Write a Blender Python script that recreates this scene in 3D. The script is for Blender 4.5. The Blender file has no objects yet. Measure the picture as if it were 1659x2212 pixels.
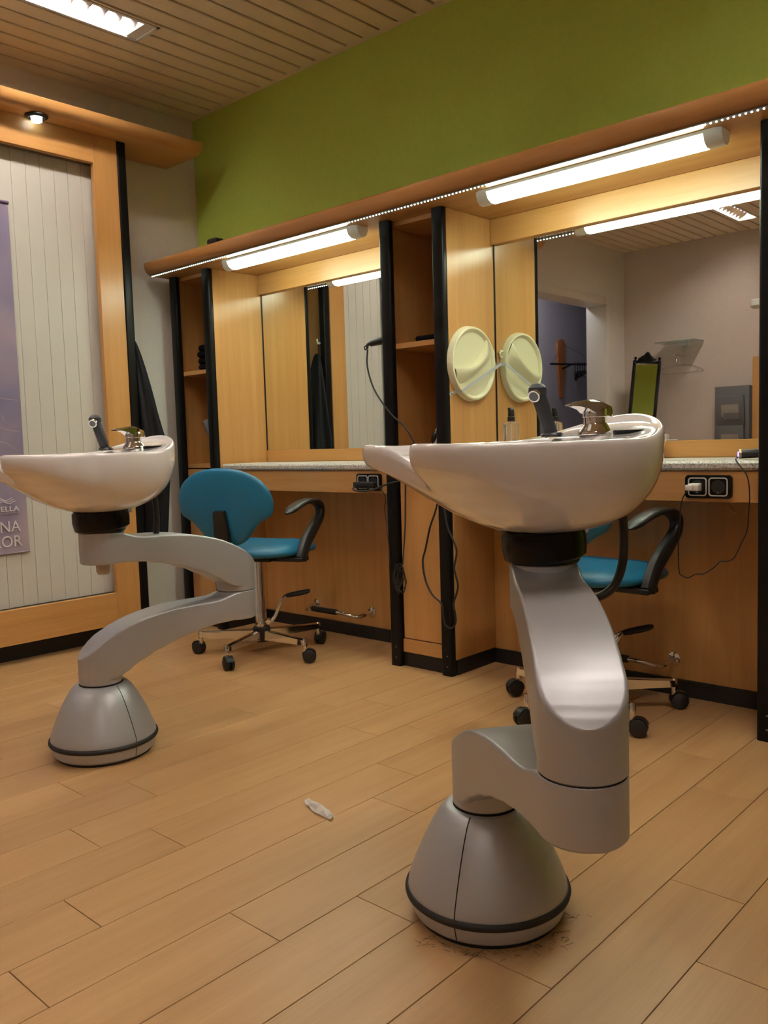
import bpy, bmesh, math, random
from mathutils import Vector, Matrix
random.seed(7)
PI = math.pi
scene = bpy.context.scene
C = scene.collection

# ------------------------------------------------------------------ camera, world, exposure
cam_d = bpy.data.cameras.new('camera')
cam = bpy.data.objects.new('camera', cam_d)
C.objects.link(cam)
scene.camera = cam
cam_d.sensor_fit = 'HORIZONTAL'
cam_d.sensor_width = 36.0
cam_d.lens = 36.0 * 1844.77 / 1659.0
cam_d.clip_start = 0.02
YAW, PITCH, ROLL, EYE = -0.742346, -0.0822017, -0.0302586, 0.87
_f = Vector((math.sin(YAW) * math.cos(PITCH), math.cos(YAW) * math.cos(PITCH), math.sin(PITCH)))
_r = _f.cross(Vector((0, 0, 1))).normalized()
_u = _r.cross(_f)
_r2 = math.cos(ROLL) * _r + math.sin(ROLL) * _u
_u2 = -math.sin(ROLL) * _r + math.cos(ROLL) * _u
cam.matrix_world = Matrix(((_r2.x, _u2.x, -_f.x, 0), (_r2.y, _u2.y, -_f.y, 0), (_r2.z, _u2.z, -_f.z, EYE), (0, 0, 0, 1)))

world = bpy.data.worlds.new('world')
scene.world = world
world.use_nodes = True
world.node_tree.nodes['Background'].inputs[0].default_value = (0.05, 0.045, 0.04, 1)
world.node_tree.nodes['Background'].inputs[1].default_value = 0.3

vs = scene.view_settings
vs.view_transform = 'Standard'
vs.look = 'None'
vs.gamma = 1.0
vs.use_curve_mapping = False
vs.exposure = 0.8
CEIL_POWER = 74.0      # emission of the recessed ceiling lamps
TUBE_POWER = 18.0     # emission of the two station lamps
LED_POWER = 8.0

# ------------------------------------------------------------------ materials
MATS = {}
def nodes_of(name):
    m = bpy.data.materials.new(name)
    m.use_nodes = True
    return m, m.node_tree, m.node_tree.nodes['Principled BSDF']

def mat(name, col, rough=0.5, metal=0.0, spec=0.5, coat=0.0, emit=None, estr=0.0, trans=0.0, ior=1.45, alpha=1.0, sheen=0.0, noise=0.0, nscale=40.0, bump=0.0, bscale=200.0):
    m, nt, b = nodes_of(name)
    c = (col[0], col[1], col[2], 1)
    b.inputs['Base Color'].default_value = c
    b.inputs['Roughness'].default_value = rough
    b.inputs['Metallic'].default_value = metal
    b.inputs['Specular IOR Level'].default_value = spec
    b.inputs['Coat Weight'].default_value = coat
    b.inputs['Coat Roughness'].default_value = 0.06
    b.inputs['Transmission Weight'].default_value = trans
    b.inputs['IOR'].default_value = ior
    b.inputs['Alpha'].default_value = alpha
    b.inputs['Sheen Weight'].default_value = sheen
    if emit:
        b.inputs['Emission Color'].default_value = (emit[0], emit[1], emit[2], 1)
        b.inputs['Emission Strength'].default_value = estr
    if noise > 0 or bump > 0:
        tc = nt.nodes.new('ShaderNodeTexCoord')
    if noise > 0:
        n = nt.nodes.new('ShaderNodeTexNoise')
        n.inputs['Scale'].default_value = nscale
        n.inputs['Detail'].default_value = 6
        nt.links.new(tc.outputs['Object'], n.inputs['Vector'])
        r = nt.nodes.new('ShaderNodeValToRGB')
        r.color_ramp.elements[0].position = 0.3
        r.color_ramp.elements[1].position = 0.7
        r.color_ramp.elements[0].color = tuple(x * (1 - noise) for x in col[:3]) + (1,)
        r.color_ramp.elements[1].color = tuple(min(1, x * (1 + noise)) for x in col[:3]) + (1,)
        nt.links.new(n.outputs['Fac'], r.inputs['Fac'])
        nt.links.new(r.outputs['Color'], b.inputs['Base Color'])
    if bump > 0:
        n2 = nt.nodes.new('ShaderNodeTexNoise')
        n2.inputs['Scale'].default_value = bscale
        n2.inputs['Detail'].default_value = 4
        nt.links.new(tc.outputs['Object'], n2.inputs['Vector'])
        bp = nt.nodes.new('ShaderNodeBump')
        bp.inputs['Strength'].default_value = bump
        bp.inputs['Distance'].default_value = 0.002
        nt.links.new(n2.outputs['Fac'], bp.inputs['Height'])
        nt.links.new(bp.outputs['Normal'], b.inputs['Normal'])
    MATS[name] = m
    return m

def wood(name, light, dark, axis='z', rough=0.32, per_object=0.0, grain=1.0, spec=0.5):
    """beech laminate: long soft streaks plus short fine flecks along one axis"""
    m, nt, b = nodes_of(name)
    b.inputs['Roughness'].default_value = rough
    b.inputs['Specular IOR Level'].default_value = spec
    tc = nt.nodes.new('ShaderNodeTexCoord')
    vec = tc.outputs['Object']
    oi = nt.nodes.new('ShaderNodeObjectInfo')
    off = nt.nodes.new('ShaderNodeVectorMath'); off.operation = 'ADD'
    cmb = nt.nodes.new('ShaderNodeCombineXYZ')
    mul = nt.nodes.new('ShaderNodeMath'); mul.operation = 'MULTIPLY'; mul.inputs[1].default_value = 37.0
    nt.links.new(oi.outputs['Random'], mul.inputs[0])
    for i in range(3): nt.links.new(mul.outputs[0], cmb.inputs[i])
    nt.links.new(vec, off.inputs[0]); nt.links.new(cmb.outputs[0], off.inputs[1])
    def stretched(across, along):
        mp = nt.nodes.new('ShaderNodeMapping')
        s = {'x': (along, across, across), 'y': (across, along, across), 'z': (across, across, along)}[axis]
        mp.inputs['Scale'].default_value = s
        nt.links.new(off.outputs[0], mp.inputs['Vector'])
        n = nt.nodes.new('ShaderNodeTexNoise')
        n.inputs['Scale'].default_value = 1.0
        n.inputs['Detail'].default_value = 5
        n.inputs['Roughness'].default_value = 0.55
        nt.links.new(mp.outputs['Vector'], n.inputs['Vector'])
        return n.outputs['Fac']
    n1 = stretched(22, 1.1)
    n2 = stretched(260, 9)
    ad = nt.nodes.new('ShaderNodeMath'); ad.operation = 'MULTIPLY_ADD'
    ad.inputs[1].default_value = 0.45; nt.links.new(n2, ad.inputs[0]); nt.links.new(n1, ad.inputs[2])
    r = nt.nodes.new('ShaderNodeValToRGB')
    r.color_ramp.elements[0].position = 0.45; r.color_ramp.elements[1].position = 0.95
    k = grain
    mid = [(a + c) / 2 for a, c in zip(light, dark)]
    lo = [mm + (d - mm) * k for mm, d in zip(mid, dark)]
    hi = [mm + (l - mm) * k for mm, l in zip(mid, light)]
    r.color_ramp.elements[0].color = tuple(lo) + (1,); r.color_ramp.elements[1].color = tuple(hi) + (1,)
    nt.links.new(ad.outputs[0], r.inputs['Fac'])
    out = r.outputs['Color']
    if per_object > 0:
        hs = nt.nodes.new('ShaderNodeHueSaturation')
        mr = nt.nodes.new('ShaderNodeMapRange')
        mr.inputs['To Min'].default_value = 1 - per_object; mr.inputs['To Max'].default_value = 1 + per_object
        nt.links.new(oi.outputs['Random'], mr.inputs['Value'])
        nt.links.new(mr.outputs[0], hs.inputs['Value'])
        nt.links.new(out, hs.inputs['Color'])
        out = hs.outputs['Color']
    nt.links.new(out, b.inputs['Base Color'])
    bp = nt.nodes.new('ShaderNodeBump'); bp.inputs['Strength'].default_value = 0.05; bp.inputs['Distance'].default_value = 0.001
    nt.links.new(n2, bp.inputs['Height']); nt.links.new(bp.outputs['Normal'], b.inputs['Normal'])
    MATS[name] = m
    return m

BL, BD = (0.57, 0.303, 0.102), (0.45, 0.215, 0.062)
wood('beech_v', BL, BD, 'z', 0.3)
wood('beech_x', BL, BD, 'x', 0.3)
wood('beech_y', BL, BD, 'y', 0.3)
wood('beech_gloss', (0.50, 0.255, 0.088), (0.40, 0.185, 0.056), 'x', 0.17)
wood('plank', (0.51, 0.30, 0.135), (0.40, 0.22, 0.09), 'y', 0.36, per_object=0.06, grain=0.9, spec=0.4)
mat('plank_gap', (0.055, 0.028, 0.012), 0.8)
mat('green_paint', (0.47, 0.62, 0.10), 0.75, noise=0.03, nscale=60, bump=0.08, bscale=350)
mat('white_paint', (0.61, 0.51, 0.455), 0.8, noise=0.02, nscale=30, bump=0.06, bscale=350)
mat('white_paint_lit', (0.76, 0.71, 0.645), 0.8, noise=0.02, nscale=30, bump=0.06, bscale=350)  # same white paint as the other walls, lightened to imitate the light here
mat('lilac_paint', (0.44, 0.42, 0.48), 0.8, noise=0.03, nscale=200, bump=0.1, bscale=400)
mat('trim_white', (0.74, 0.70, 0.62), 0.45)
mat('slat', (0.80, 0.68, 0.50), 0.6, noise=0.02, nscale=80)
mat('void', (0.012, 0.008, 0.006), 0.9)
mat('panel_white', (0.56, 0.54, 0.49), 0.42)
mat('panel_joint', (0.46, 0.42, 0.36), 0.7)
mat('black_metal', (0.006, 0.0055, 0.0055), 0.36, spec=0.22)
mat('black_kick', (0.010, 0.009, 0.009), 0.5)
mat('black_plastic', (0.012, 0.011, 0.011), 0.42)
mat('black_gloss', (0.005, 0.005, 0.005), 0.2, spec=0.28)
mat('black_rubber', (0.018, 0.017, 0.017), 0.62)
mat('black_cloth', (0.008, 0.008, 0.010), 0.7, spec=0.25, bump=0.2, bscale=500)
mat('towel_cloth', (0.007, 0.006, 0.008), 0.95, spec=0.1, bump=0.6, bscale=700)
mat('silver', (0.47, 0.475, 0.50), 0.42, metal=0.45, spec=0.5, bump=0.03, bscale=1500)
mat('silver_dark', (0.22, 0.205, 0.20), 0.4, metal=0.5)
mat('ceramic', (0.86, 0.825, 0.825), 0.10, spec=0.6, coat=0.7)
mat('chrome', (0.78, 0.77, 0.76), 0.09, metal=1.0)
mat('brushed_steel', (0.66, 0.69, 0.70), 0.42, metal=0.55)
mat('frame_metal', (0.66, 0.63, 0.58), 0.35, metal=0.35)
mat('teal_vinyl', (0.008, 0.135, 0.25), 0.40, bump=0.15, bscale=450)
mat('shower_plastic', (0.030, 0.032, 0.038), 0.45)
mat('cream_plastic', (0.69, 0.64, 0.43), 0.28)
mat('louvre_metal', (0.80, 0.80, 0.82), 0.22, metal=1.0)
mat('lamp_white', (0.74, 0.73, 0.70), 0.4)
mat('tube_glow', (1, 1, 1), 0.5, emit=(0.84, 1.0, 0.79), estr=TUBE_POWER)
mat('led_glow', (1, 1, 1), 0.5, emit=(0.80, 1.0, 0.86), estr=LED_POWER)
mat('ceiling_glow', (1, 1, 1), 0.5, emit=(1.0, 0.90, 0.80), estr=CEIL_POWER)
mat('spot_glow', (1, 1, 1), 0.4, emit=(0.80, 0.93, 1.0), estr=5.0)
mat('blue_glow', (0.1, 0.1, 0.6), 0.4, emit=(0.18, 0.13, 1.0), estr=3.0)
mat('mirror', (0.90, 0.92, 0.90), 0.01, metal=1.0)
mat('clear_plastic', (0.92, 0.93, 0.93), 0.06, trans=1.0, ior=1.2)
mat('bottle_plastic', (0.93, 0.93, 0.90), 0.08, trans=0.92, ior=1.25)
mat('glass_edge', (0.70, 0.86, 0.80), 0.05, trans=0.85, ior=1.4)
mat('grey_plastic', (0.15, 0.15, 0.16), 0.5)
mat('grey_light', (0.34, 0.31, 0.28), 0.6)
mat('grey_hose', (0.022, 0.021, 0.021), 0.38)
mat('beige_plastic', (0.42, 0.36, 0.28), 0.45)
mat('white_plastic', (0.72, 0.69, 0.65), 0.35)
mat('red_plastic', (0.5, 0.01, 0.03), 0.3)
mat('orange_wood', (0.42, 0.15, 0.045), 0.45, noise=0.1, nscale=25)
mat('beige_cable', (0.40, 0.27, 0.17), 0.5)
mat('print_white', (0.62, 0.57, 0.58), 0.5)
mat('print_dim', (0.40, 0.34, 0.39), 0.5)
mat('hair_gold', (0.44, 0.33, 0.33), 0.55)
mat('film', (0.86, 0.83, 0.80), 0.18, trans=0.45, ior=1.15)

def granite():
    m, nt, b = nodes_of('granite')
    tc = nt.nodes.new('ShaderNodeTexCoord')
    n = nt.nodes.new('ShaderNodeTexNoise'); n.inputs['Scale'].default_value = 190; n.inputs['Detail'].default_value = 3
    n2 = nt.nodes.new('ShaderNodeTexNoise'); n2.inputs['Scale'].default_value = 480; n2.inputs['Detail'].default_value = 2
    nt.links.new(tc.outputs['Object'], n.inputs['Vector']); nt.links.new(tc.outputs['Object'], n2.inputs['Vector'])
    mx = nt.nodes.new('ShaderNodeMath'); mx.operation = 'MULTIPLY_ADD'; mx.inputs[1].default_value = 0.5
    nt.links.new(n2.outputs['Fac'], mx.inputs[0]); nt.links.new(n.outputs['Fac'], mx.inputs[2])
    r = nt.nodes.new('ShaderNodeValToRGB')
    e = r.color_ramp.elements
    e[0].position = 0.58; e[0].color = (0.22, 0.20, 0.175, 1)
    e[1].position = 0.72; e[1].color = (0.52, 0.49, 0.44, 1)
    k = e.new(0.9); k.color = (0.68, 0.66, 0.61, 1)
    nt.links.new(mx.outputs[0], r.inputs['Fac']); nt.links.new(r.outputs['Color'], b.inputs['Base Color'])
    b.inputs['Roughness'].default_value = 0.3
    MATS['granite'] = m
granite()

def poster_mat():
    m, nt, b = nodes_of('poster_print')
    tc = nt.nodes.new('ShaderNodeTexCoord')
    mp = nt.nodes.new('ShaderNodeMapping'); mp.inputs['Scale'].default_value = (1, 2.6, 2.2); mp.inputs['Rotation'].default_value = (0.5, 0, 0)
    nt.links.new(tc.outputs['Object'], mp.inputs['Vector'])
    n = nt.nodes.new('ShaderNodeTexNoise'); n.inputs['Scale'].default_value = 1.0; n.inputs['Detail'].default_value = 2; n.inputs['Distortion'].default_value = 0.6
    nt.links.new(mp.outputs['Vector'], n.inputs['Vector'])
    r = nt.nodes.new('ShaderNodeValToRGB')
    e = r.color_ramp.elements
    e[0].position = 0.30; e[0].color = (0.155, 0.135, 0.24, 1)
    e[1].position = 0.72; e[1].color = (0.37, 0.28, 0.315, 1)
    k = e.new(0.5); k.color = (0.235, 0.195, 0.285, 1)
    nt.links.new(n.outputs['Fac'], r.inputs['Fac']); nt.links.new(r.outputs['Color'], b.inputs['Base Color'])
    b.inputs['Roughness'].default_value = 0.55
    MATS['poster_print'] = m
poster_mat()

# ------------------------------------------------------------------ mesh helpers
def bm_box(x0, x1, y0, y1, z0, z1, bev=0.0, seg=2, bm=None):
    t = bmesh.new()
    vs_ = [t.verts.new(p) for p in ((x0, y0, z0), (x1, y0, z0), (x1, y1, z0), (x0, y1, z0), (x0, y0, z1), (x1, y0, z1), (x1, y1, z1), (x0, y1, z1))]
    for f in ((0, 3, 2, 1), (4, 5, 6, 7), (0, 1, 5, 4), (1, 2, 6, 5), (2, 3, 7, 6), (3, 0, 4, 7)):
        t.faces.new([vs_[i] for i in f])
    if bev > 0:
        bmesh.ops.bevel(t, geom=t.edges[:] , offset=bev, segments=seg, profile=0.5, affect='EDGES')
    return merge(bm, t)

def merge(bm, t):
    if bm is None: return t
    me = bpy.data.meshes.new('tmp'); t.to_mesh(me); t.free(); bm.from_mesh(me); bpy.data.meshes.remove(me)
    return bm

def xf(bm, m):
    bmesh.ops.transform(bm, matrix=m, verts=bm.verts[:]); return bm

def bm_grid(rings, close_u=True, cap0=False, cap1=False, bm=None):
    """rings: list of equal-length point lists"""
    t = bmesh.new()
    R = [[t.verts.new(p) for p in ring] for ring in rings]
    n = len(R[0])
    for a, b in zip(R, R[1:]):
        for i in range(n if close_u else n - 1):
            j = (i + 1) % n
            try: t.faces.new((a[i], a[j], b[j], b[i]))
            except ValueError: pass
    if cap0: t.faces.new(list(reversed(R[0])))
    if cap1: t.faces.new(R[-1])
    bmesh.ops.remove_doubles(t, verts=t.verts[:], dist=1e-6)
    bmesh.ops.recalc_face_normals(t, faces=t.faces[:])
    return merge(bm, t)

def bm_lathe(prof, n=32, bm=None, center=(0, 0, 0)):
    rings = []
    for r, z in prof:
        r = max(r, 1e-5)
        rings.append([(center[0] + r * math.cos(2 * PI * i / n), center[1] + r * math.sin(2 * PI * i / n), center[2] + z) for i in range(n)])
    return bm_grid(rings, True, True, True, bm)

def smooth_path(pts, sub=6):
    pts = [Vector(p) for p in pts]
    if len(pts) < 3: return pts
    P = [2 * pts[0] - pts[1]] + pts + [2 * pts[-1] - pts[-2]]
    out = []
    for i in range(1, len(P) - 2):
        for k in range(sub):
            t = k / sub
            a, b, c, d = P[i - 1], P[i], P[i + 1], P[i + 2]
            out.append(0.5 * ((2 * b) + (c - a) * t + (2 * a - 5 * b + 4 * c - d) * t * t + (3 * b - a - 3 * c + d) * t ** 3))
    out.append(pts[-1])
    return out

def bm_tube(pts, r, n=8, sub=6, smooth=True, bm=None, closed=False):
    path = smooth_path(pts, sub) if smooth else [Vector(p) for p in pts]
    rad = r if callable(r) else (lambda t: r)
    T = []
    for i in range(len(path)):
        a = path[max(i - 1, 0)]; b = path[min(i + 1, len(path) - 1)]
        d = (b - a); T.append(d.normalized() if d.length > 1e-9 else Vector((0, 0, 1)))
    up = Vector((0, 0, 1)) if abs(T[0].z) < 0.9 else Vector((1, 0, 0))
    N = (up - T[0] * up.dot(T[0])).normalized()
    rings = []
    for i, p in enumerate(path):
        N = (N - T[i] * N.dot(T[i]))
        N = N.normalized() if N.length > 1e-6 else Vector((1, 0, 0))
        B = T[i].cross(N)
        rr = rad(i / max(1, len(path) - 1))
        rings.append([p + (N * math.cos(2 * PI * k / n) + B * math.sin(2 * PI * k / n)) * rr for k in range(n)])
    return bm_grid(rings, True, True, True, bm)

def bm_cyl(p0, p1, r0, r1=None, n=20, bm=None):
    r1 = r0 if r1 is None else r1
    return bm_tube([p0, p1], lambda t: r0 + (r1 - r0) * t, n, smooth=False, bm=bm)

def bm_prism(poly, axis, t0, t1, bm=None, bev=0.0):
    """extrude a 2D polygon: axis 'x' -> poly=(y,z); 'y' -> (x,z); 'z' -> (x,y)"""
    def P(u, v, t):
        return {'x': (t, u, v), 'y': (u, t, v), 'z': (u, v, t)}[axis]
    t = bmesh.new()
    a = [t.verts.new(P(u, v, t0)) for u, v in poly]; b = [t.verts.new(P(u, v, t1)) for u, v in poly]
    t.faces.new(a); t.faces.new(list(reversed(b)))
    n = len(poly)
    for i in range(n):
        j = (i + 1) % n
        t.faces.new((a[j], a[i], b[i], b[j]))
    bmesh.ops.recalc_face_normals(t, faces=t.faces[:])
    if bev > 0:
        bmesh.ops.bevel(t, geom=t.edges[:], offset=bev, segments=2, profile=0.5, affect='EDGES')
    return merge(bm, t)

def rrect(w, h, r, n=5, cx=0.0, cy=0.0):
    pts = []
    for (sx, sy, a0) in ((1, 1, 0), (-1, 1, PI / 2), (-1, -1, PI), (1, -1, 3 * PI / 2)):
        for k in range(n + 1):
            a = a0 + PI / 2 * k / n
            pts.append((cx + sx * (w / 2 - r) + r * math.cos(a), cy + sy * (h / 2 - r) + r * math.sin(a)))
    return pts

def shade(me, angle=35):
    me.polygons.foreach_set('use_smooth', [True] * len(me.polygons))
    try: me.set_sharp_from_angle(angle=math.radians(angle))
    except Exception: pass

PRE = None      # placement of the group of things standing at the back of the room
def obj(name, bm, m, parent=None, local=False, angle=35, sub=0, label=None, keep=False):
    """link bm as one mesh object; bm is in world coordinates unless local"""
    if PRE is not None:
        xf(bm, Matrix.Scale(PRE.to_scale().x, 4) if local else PRE)
    if parent is not None and not local:
        xf(bm, parent_matrix(parent).inverted())
    me = bpy.data.meshes.new(name)
    bm.to_mesh(me)
    if not keep: bm.free()
    me.materials.append(MATS[m] if isinstance(m, str) else m)
    shade(me, angle)
    o = bpy.data.objects.new(name, me)
    C.objects.link(o)
    if parent is not None: o.parent = parent
    if sub:
        s = o.modifiers.new('smooth', 'SUBSURF'); s.levels = sub; s.render_levels = sub
    if label: o['label'] = label
    return o

def parent_matrix(o):
    m = o.matrix_basis.copy()
    while o.parent:
        o = o.parent; m = o.matrix_basis @ m
    return m

def tag(o, label, cat, group=None, kind=None):
    o['label'] = label; o['category'] = cat
    if group: o['group'] = group
    if kind: o['kind'] = kind
    return o

def thing(name, label, cat, loc=(0, 0, 0), rz=0.0, group=None):
    o = bpy.data.objects.new(name, None); C.objects.link(o)
    o.empty_display_size = 0.05
    if PRE is not None: loc = PRE @ Vector(loc)
    o.location = loc; o.rotation_euler = (0, 0, rz)
    o.matrix_basis = Matrix.Translation(loc) @ Matrix.Rotation(rz, 4, 'Z')
    return tag(o, label, cat, group)

def struct(name, bm, m, label=None):
    o = obj(name, bm, m); o['kind'] = 'structure'
    if label: o['label'] = label
    return o

def inst(name, me, loc, parent, rot=None):
    o = bpy.data.objects.new(name, me); C.objects.link(o); o.parent = parent; o.location = loc
    if rot: o.rotation_euler = rot
    return o

# ------------------------------------------------------------------ room constants (metres)
XL, XR_, YF, YB, ZC = -3.668, 1.95, 2.752, -1.819, 2.500     # left wall, right wall, green wall, back wall, ceiling
YG = 2.662                                                # face of the green wall above the ledge
MIRY = 2.739                                              # mirror plane
LEDGE_Z = 1.69
TOWERS = ((-3.594, -3.284), (-2.21, -1.91), (-0.8265, -0.52))
DESK_Z = 0.788

# ------------------------------------------------------------------ floor with planks
floor = struct('floor', bm_box(XL - 0.1, XR_ + 0.1, YB - 0.1, YF + 0.1, -0.06, -0.004), 'plank_gap', 'beech plank floor with thin dark joints')
PW, PL = 0.1443, 0.897
known = {-1: 1.322, 0: 1.547, 1: 1.11, 2: 2.206, 3: 1.112, 4: 0.919, 5: 0.568, 6: 0.739, 7: 1.02, 8: 0.90, 9: 1.135, 10: 1.017, 11: 1.70, 12: 2.126, 13: 1.895, 14: 1.614}
plank_meshes = {}
def plank_mesh(w, l):
    key = (round(w, 3), round(l, 3))
    if key not in plank_meshes:
        g = 0.0016
        bm = bmesh.new()
        x0, x1, y0, y1 = g / 2, w - g / 2, g / 2, l - g / 2
        c = 0.0005
        pts = [(x0, y0, -0.012), (x1, y0, -0.012), (x1, y1, -0.012), (x0, y1, -0.012), (x0, y0, -c), (x1, y0, -c), (x1, y1, -c), (x0, y1, -c),
               (x0 + c, y0 + c, 0), (x1 - c, y0 + c, 0), (x1 - c, y1 - c, 0), (x0 + c, y1 - c, 0)]
        v = [bm.verts.new(p) for p in pts]
        for f in ((0, 1, 5, 4), (1, 2, 6, 5), (2, 3, 7, 6), (3, 0, 4, 7), (4, 5, 9, 8), (5, 6, 10, 9), (6, 7, 11, 10), (7, 4, 8, 11), (8, 9, 10, 11)):
            bm.faces.new([v[i] for i in f])
        me = bpy.data.meshes.new('plank'); bm.to_mesh(me); bm.free(); me.materials.append(MATS['plank'])
        plank_meshes[key] = me
    return plank_meshes[key]
rest = bmesh.new()
k = -18
while True:
    x1 = -0.545 - PW * k; x0 = x1 - PW
    if x1 < XL: break
    if x0 < XR_:
        rnd = random.Random(k * 31 + 5)
        j = known.get(k, rnd.uniform(0.4, 1.3))
        while j > YB: j -= PL
        ys = [j + PL * i for i in range(8)]
        for ya in ys:
            yb = ya + PL
            a, b = max(ya, YB), min(yb, YF)
            if b - a < 0.02: continue
            cx, cy = max(x0, XL), min(x1, XR_)
            if cy - cx < 0.01: continue
            mx = (cx + cy) / 2
            # planks the photograph can see are objects of their own
            dep = lambda px, py: px * math.sin(YAW) + py * math.cos(YAW)
            lat = lambda px, py: px * math.cos(YAW) - py * math.sin(YAW)
            seen = False
            for q in (0, .25, .5, .75, 1):
                yy = a + (b - a) * q
                d_, l_ = dep(mx, yy), lat(mx, yy)
                if d_ > 0.95 and abs(l_) < 0.56 * d_ + 0.1: seen = True
            me = plank_mesh(cy - cx, b - a)
            if seen:
                inst('floor_plank', me, (cx, a, 0), floor)
            else:
                t = bmesh.new(); t.from_mesh(me); xf(t, Matrix.Translation((cx, a, 0))); merge(rest, t)
    k += 1
o = obj('floor_planks', rest, 'plank', floor); o['kind'] = 'stuff'

# ------------------------------------------------------------------ walls
bm = bm_box(XL, XR_, YF, YF + 0.12, 0, ZC + 0.1)
bm_box(XL, XR_, YG, YF, 1.7505, ZC + 0.1, bm=bm)
struct('wall_front', bm, 'green_paint', 'green painted wall above the mirror stations')
DO0, DO1, DOZ = -1.489, -0.28, 2.022      # doorway in the left wall
bm = bm_box(XL - 0.185, XL, DO1, YF + 0.12, 0, ZC + 0.1)
bm_box(XL - 0.185, XL, YB - 0.12, DO0, 0, ZC + 0.1, bm=bm)
bm_box(XL - 0.185, XL, DO0, DO1, DOZ, ZC + 0.1, bm=bm)
struct('wall_left', bm, 'white_paint_lit', 'white painted wall with the doorway')
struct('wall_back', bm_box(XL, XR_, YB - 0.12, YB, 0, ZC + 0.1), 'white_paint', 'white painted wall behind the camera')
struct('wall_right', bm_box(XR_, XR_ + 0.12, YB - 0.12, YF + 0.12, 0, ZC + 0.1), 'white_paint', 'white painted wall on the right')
bm = bm_box(XL - 0.19, XL + 0.012, DO0 - 0.05, DO0 + 0.02, 0, DOZ + 0.05, 0.004)
bm_box(XL - 0.19, XL + 0.012, DO1 - 0.02, DO1 + 0.05, 0, DOZ + 0.05, 0.004, bm=bm)
bm_box(XL - 0.19, XL + 0.012, DO0 + 0.02, DO1 - 0.02, DOZ - 0.02, DOZ + 0.05, 0.004, bm=bm)
struct('door_1', bm, 'trim_white', 'white door frame of the open doorway')
# the small corridor behind the doorway
HX = -4.610
bm = bm_box(HX - 0.1, HX, -3.7, 0.3, 0, 2.5)
bm_box(HX, XL - 0.185, 0.2, 0.3, 0, 2.5, bm=bm)
bm_box(HX, XL - 0.185, -3.7, -3.6, 0, 2.5, bm=bm)
bm_box(XL - 0.185, XL - 0.1, -3.7, YB - 0.12, 0, 2.5, bm=bm)
struct('wall_hall', bm, 'lilac_paint', 'lilac wall seen through the doorway')
struct('ceiling_hall', bm_box(HX - 0.1, XL - 0.185, -3.7, 0.3, 2.4, 2.5), 'white_paint')
struct('floor_hall', bm_box(HX - 0.1, XL - 0.1, -3.7, 0.3, -0.06, 0), 'plank')
bm = bm_box(XL, XL + 0.012, 2.2, YF, 0, 0.06)
struct('baseboard_left', bm, 'black_kick', 'black skirting at the foot of the white wall')

# ------------------------------------------------------------------ ceiling: slats on a dark void
ceiling = struct('ceiling', bm_box(XL - 0.1, XR_ + 0.1, YB - 0.1, YF + 0.1, ZC + 0.1, ZC + 0.16), 'void', 'slatted ceiling with narrow dark joints')
struct('trim_1', bm_prism([(YG, ZC), (YG - 0.023, ZC), (YG - 0.023, ZC + 0.004), (YG, ZC + 0.02)], 'x', XL, XR_), 'slat', 'ceiling edge trim along the green wall')
LAMPS = ((-3.106, 0.80, 2.005), (-2.525, -1.463, -0.26), (-0.45, 0.80, 2.005), (0.5, -1.463, -0.26), (-1.74, 0.50, 1.70))  # first two are visible; the last three are unseen, added to balance the light
LW = 0.161
slat_meshes = {}
def slat_mesh(l):
    key = round(l, 3)
    if key not in slat_meshes:
        w = 0.0815
        poly = [(0, 0.012), (0, 0.003), (0.003, 0), (w - 0.003, 0), (w, 0.003), (w, 0.012)]
        bm = bm_prism([(u, v) for u, v in poly], 'y', 0, l)
        me = bpy.data.meshes.new('slat'); bm.to_mesh(me); bm.free(); me.materials.append(MATS['slat']); slat_meshes[key] = me
    return slat_meshes[key]
rest = bmesh.new()
i = 0
x = -2.085 - 0.0937 * 17 + 0.006
while x < XR_:
    segs = [(YB, YG - 0.020)]
    for lx, la, lb in LAMPS:
        if x + 0.0815 > lx - 0.004 and x < lx + LW + 0.004:
            new = []
            for a, b in segs:
                if la - 0.004 > a and lb + 0.004 < b:
                    new += [(a, la - 0.004), (lb + 0.004, b)]
                    for u0, u1 in ((x, lx - 0.002), (lx + LW + 0.002, x + 0.0815)):     # cut slat beside the lamp
                        if u1 - u0 > 0.006:
                            q = bm_box(u0, u1, la - 0.004, lb + 0.004, ZC, ZC + 0.012)
                            if x < -1.35: obj('ceiling_slat', q, 'slat', ceiling)
                            else: merge(rest, q)
                else: new.append((a, b))
            segs = new
    for a, b in segs:
        me = slat_mesh(b - a)
        if x < -1.35: inst('ceiling_slat', me, (x, a, ZC), ceiling)
        else:
            t = bmesh.new(); t.from_mesh(me); xf(t, Matrix.Translation((x, a, ZC))); merge(rest, t)
    x += 0.0937
o = obj('ceiling_slats', rest, 'slat', ceiling); o['kind'] = 'stuff'

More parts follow.
